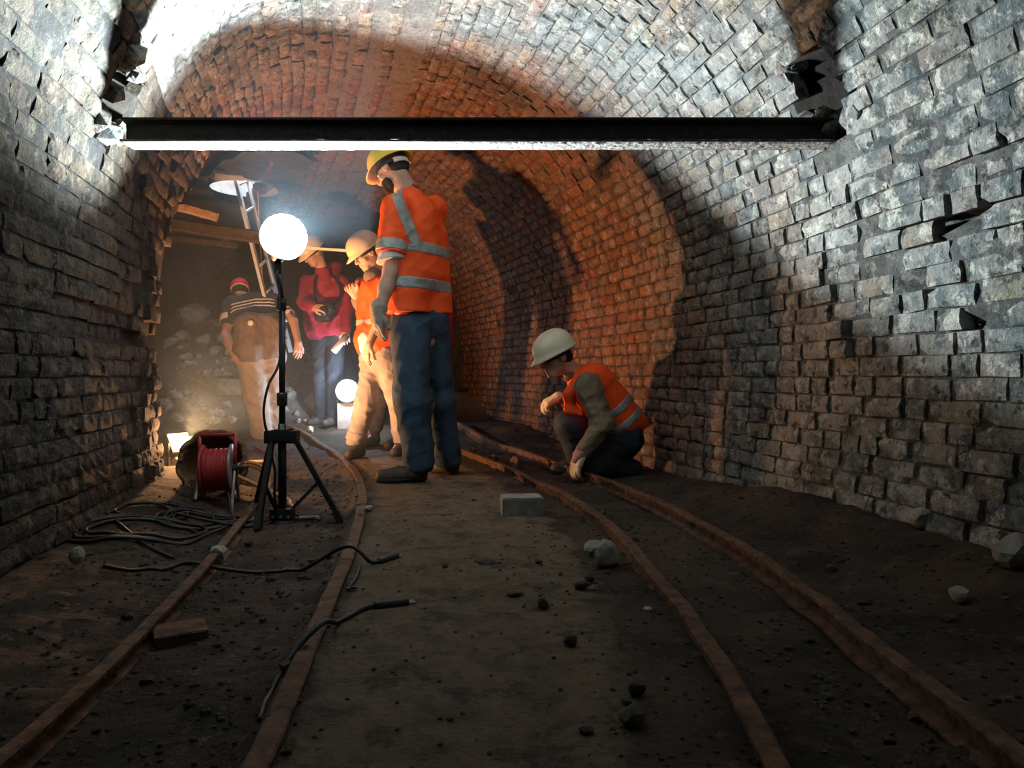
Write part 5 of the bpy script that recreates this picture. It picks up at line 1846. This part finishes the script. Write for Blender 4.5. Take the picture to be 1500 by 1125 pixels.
cut_block('brick_block', at_px(764, 752), (.185, .14, .088), .12, 'rock', 'broken half brick lying alone on the concrete beside the rail', 'brick', 3)
cut_block('stone_block', on(W(360, 650, 4.5).x, 4.62), (.26, .16, .13), .35, 'rockwarm', 'squared pale stone lit orange behind the fibre basket', 'stone', 7)
cut_block('flat_brick', at_px(262, 934, -.05), (.125, .10, .035), .5, 'rust', 'flat reddish brick lying between the two left rails', 'brick', 9, .05)
stone('round_stone', at_px(318, 815, -.03), .046, 5, 'rock', 'round grey stone capping the rail nearest the left wall', 'stone', None, 1.0)
stone('boulder', on(W(258, 645, 4.88).x, 4.95), .21, 11, 'rockwarm', 'large pale boulder glowing beside the warm lamp', 'stone', None, .75)
stone('pale_stone', on(W(252, 668, 4.72).x + .02, 4.78), .085, 13, 'rockwarm', 'small stone burnt white by the warm lamp', 'stone', None, 1.1)
stone('cobble', on(W(281, 614, 5.6).x, 5.5), .085, 12, 'rockwarm', 'round cobble on the ground behind the large pale boulder', 'stone', None, .9)
stone('white_stone', at_px(453, 644, .02), .047, 17, 'rockwarm', 'small whitish stone where the curved rail bends left', 'stone', None, .95)
stone('grey_stone', at_px(888, 828), .058, 19, 'rock', 'dark grey stone leaning against the middle rail', 'stone', None, .95)
stone('grey_stone', at_px(872, 815), .045, 20, 'rock', 'lighter stone just left of the dark one against the middle rail', 'stone', None, .9)
stone('clod', at_px(864, 853), .026, 23, 'darkrock', 'upper of two dark clods on the concrete', 'clod', None, .7)
stone('clod', at_px(853, 865), .028, 24, 'darkrock', 'lower of two dark clods on the concrete', 'clod', None, .6)
stone('clod', at_px(796, 893), .02, 25, 'darkrock', 'small reddish brown clod standing up on the concrete', 'clod', None, 1.1)
stone('clod', at_px(838, 949), .02, 26, 'darkrock', 'black clod in the middle of the concrete path', 'clod', None, .8)
stone('clod', at_px(928, 1065), .03, 27, 'darkrock', 'largest black clod near the bottom of the path', 'clod', None, .8)
stone('clod', at_px(935, 1022), .02, 28, 'darkrock', 'black clod just behind the largest one near the bottom', 'clod', None, .9)
stone('clod', at_px(788, 826), .018, 29, 'darkrock', 'dark flake on the path in front of the half brick', 'clod', None, .5)
stone('clod', at_px(712, 826), .034, 31, 'darkrock', 'flat dark patch of earth on the path left of the dark flake', 'clod', None, .22)
stone('clod', at_px(754, 876), .030, 32, 'darkrock', 'flat greenish clod in the middle of the path', 'clod', None, .3)
stone('white_chip', at_px(949, 896), .016, 33, 'rockwarm', 'small white chip beside the middle rail', 'stone', None, .4)
for (px, py, r, lab) in ((690, 664, .05, 'small reddish chunk at the far end of the middle rail'), (757, 684, .055, 'rough chunk standing at the joint of the middle rail'), (722, 676, .045, 'broken chunk beside the middle rail behind the standing boots')):
    stone('rail_chunk', at_px(px, py), r, int(px), 'rust', lab, 'stone', None, 1.0)
stone('small_stone', at_px(540, 750), .026, 41, 'rock', 'small grey stone on the path beside the curved rail', 'stone', None, .7)
stone('wall_stone', at_px(113, 822, .0), .03, 43, 'rock', 'pale stone standing by the foot of the left wall', 'stone', None, 1.2)
for k, (x, y, r) in enumerate(((1.30, 1.62, .055), (1.40, 2.05, .062), (1.18, 1.95, .036), (1.42, 2.55, .048))):
    stone('fallen_stone', on(x, y), r, 60 + k, 'rock', ('grey stone nearest the camera at the right wall foot', 'largest stone lying at the right wall foot', 'small stone away from the right wall foot', 'farthest stone at the right wall foot')[k], 'stone', None, .8)

# rubble heap at the back of the gallery
big = [(285, 474, .24, 'large pale slab on top of the rubble, left of the bending person'), (318, 476, .15, 'medium stone right of the pale slab on the rubble'), (270, 492, .12, 'small stone under the left end of the pale slab'), (298, 498, .14, 'round stone under the middle of the pale slab'), (252, 500, .10, 'stone at the left edge of the rubble top'), (330, 498, .13, 'pale stone nearest the bending person on the rubble')]
for k, (px, py, r, lab) in enumerate(big):
    p = W(px, py + 8, 8.35 + .04 * k)
    p.z = Z(p.x, p.y)
    q = p
    # find the heap surface along the view ray
    for t in np.arange(7.2, 9.3, .02):
        w = W(px, py + 8, t)
        if w.z < Z(w.x, w.y):
            q = Vector((w.x, w.y, Z(w.x, w.y))); break
    stone('rubble_stone', q, r, 80 + k, 'rock', lab, 'stone', None, .7)
cut_block('rubble_slab', on(W(355, 590, 7.4).x, 7.5), (.52, .2, .16), .1, 'rock', 'brown slab lying on the floor behind the bending person', 'stone', 87)
stone('rubble_stone', on(W(462, 590, 7.5).x, 7.62), .17, 90, 'rock', 'large round stone left of the crimson jacket boots', 'stone', None, .8)
seen = 0
protos = [stone_mesh(1.0, 400 + k, .7, 1) for k in range(8)]
pm = []
for v, f in protos:
    me = bpy.data.meshes.new('rubble_stone')
    me.from_pydata(v.tolist(), [], f); me.materials.append(M['rock'])
    pm.append(me)
tries = 0
while seen < 170 and tries < 5000:
    tries += 1
    px, py, r = random.uniform(240, 475), random.uniform(505, 622), random.uniform(.03, .10) * random.uniform(.7, 1.0)
    q = None
    for t in np.arange(6.3, 9.3, .03):
        w = W(px, py, t)
        if w.z < Z(w.x, w.y):
            q = w; break
    if q is None or (q.y < 6.95 and q.x > -2.45) or q.x > -1.55: continue
    if abs(q.x + 2.25) < .25 and 6.5 < q.y < 7.1: continue
    o = bpy.data.objects.new('rubble_stone', pm[seen % 8])
    COL.objects.link(o)
    o.location = (q.x, q.y, Z(q.x, q.y) + r * .3)
    o.rotation_euler = (random.uniform(-.5, .5), random.uniform(-.5, .5), random.uniform(0, 6.3))
    o.scale = (r, r, r)
    tag(o, 'small grey stone in the loose rubble heap behind the bending person', 'stone', 'loose stones of the rubble heap')
    seen += 1

# loose grit over the whole floor: nobody could count it
V, F = [], []
ico = stone_mesh(1.0, 500, .7, 1)
iv = [stone_mesh(1.0, 500 + k, .65, 1) for k in range(5)]
n0 = 0
for k in range(5200):
    y = 0.95 + 5.6 * random.random() ** 1.7
    x = random.uniform(-1.55, 1.5) + float(cx(y)) * .9
    lr_, rl_ = float(rail_x(RAIL_LR, y)), float(rail_x(RAIL_RL, y))
    inside = lr_ + .03 < x < rl_ - .05
    dens = .22 if inside else 1.0
    if inside and x > rl_ - .35: dens = .8
    if random.random() > dens: continue
    if x < float(cx(y)) - 1.42 or x > float(cx(y)) + 1.42: continue
    r = random.uniform(.003, .009) * (2.2 if random.random() < .05 else 1) * (0.8 if inside else 1.15)
    v, f = iv[k % 5]
    a = random.uniform(0, 6.28)
    ca, sa = math.cos(a), math.sin(a)
    w = np.stack([v[:, 0] * ca - v[:, 1] * sa, v[:, 0] * sa + v[:, 1] * ca, v[:, 2]], -1) * r + np.array([x, y, Z(x, y) + r * .25])
    V.append(w); F += [tuple(i + n0 for i in q) for q in f]; n0 += len(v)
g = mesh_np('grit', np.concatenate(V), F, M['darkrock'], None)
tag(g, 'loose dark grit and crumbs scattered over the tunnel floor', 'grit', None, 'stuff')

# ------------------------------------------------------------------ dust haze hanging in the air round the lamps
hz, nt, pb = mat_new('dust_haze')
nt.nodes.remove(pb)
vs = node(nt, 'ShaderNodeVolumeScatter')
vs.inputs['Color'].default_value = (0.62, 0.82, 1.0, 1)
vs.inputs['Density'].default_value = 0.017
vs.inputs['Anisotropy'].default_value = 0.3
nt.links.new(vs.outputs[0], nt.nodes['Material Output'].inputs['Volume'])
HZ = MB().box((-2.82, 6.2, 1.25), (4.4, 6.0, 2.9)).build('haze', hz, None)
tag(HZ, 'thin bluish dust haze in the air around the lamps', 'haze', None, 'stuff')
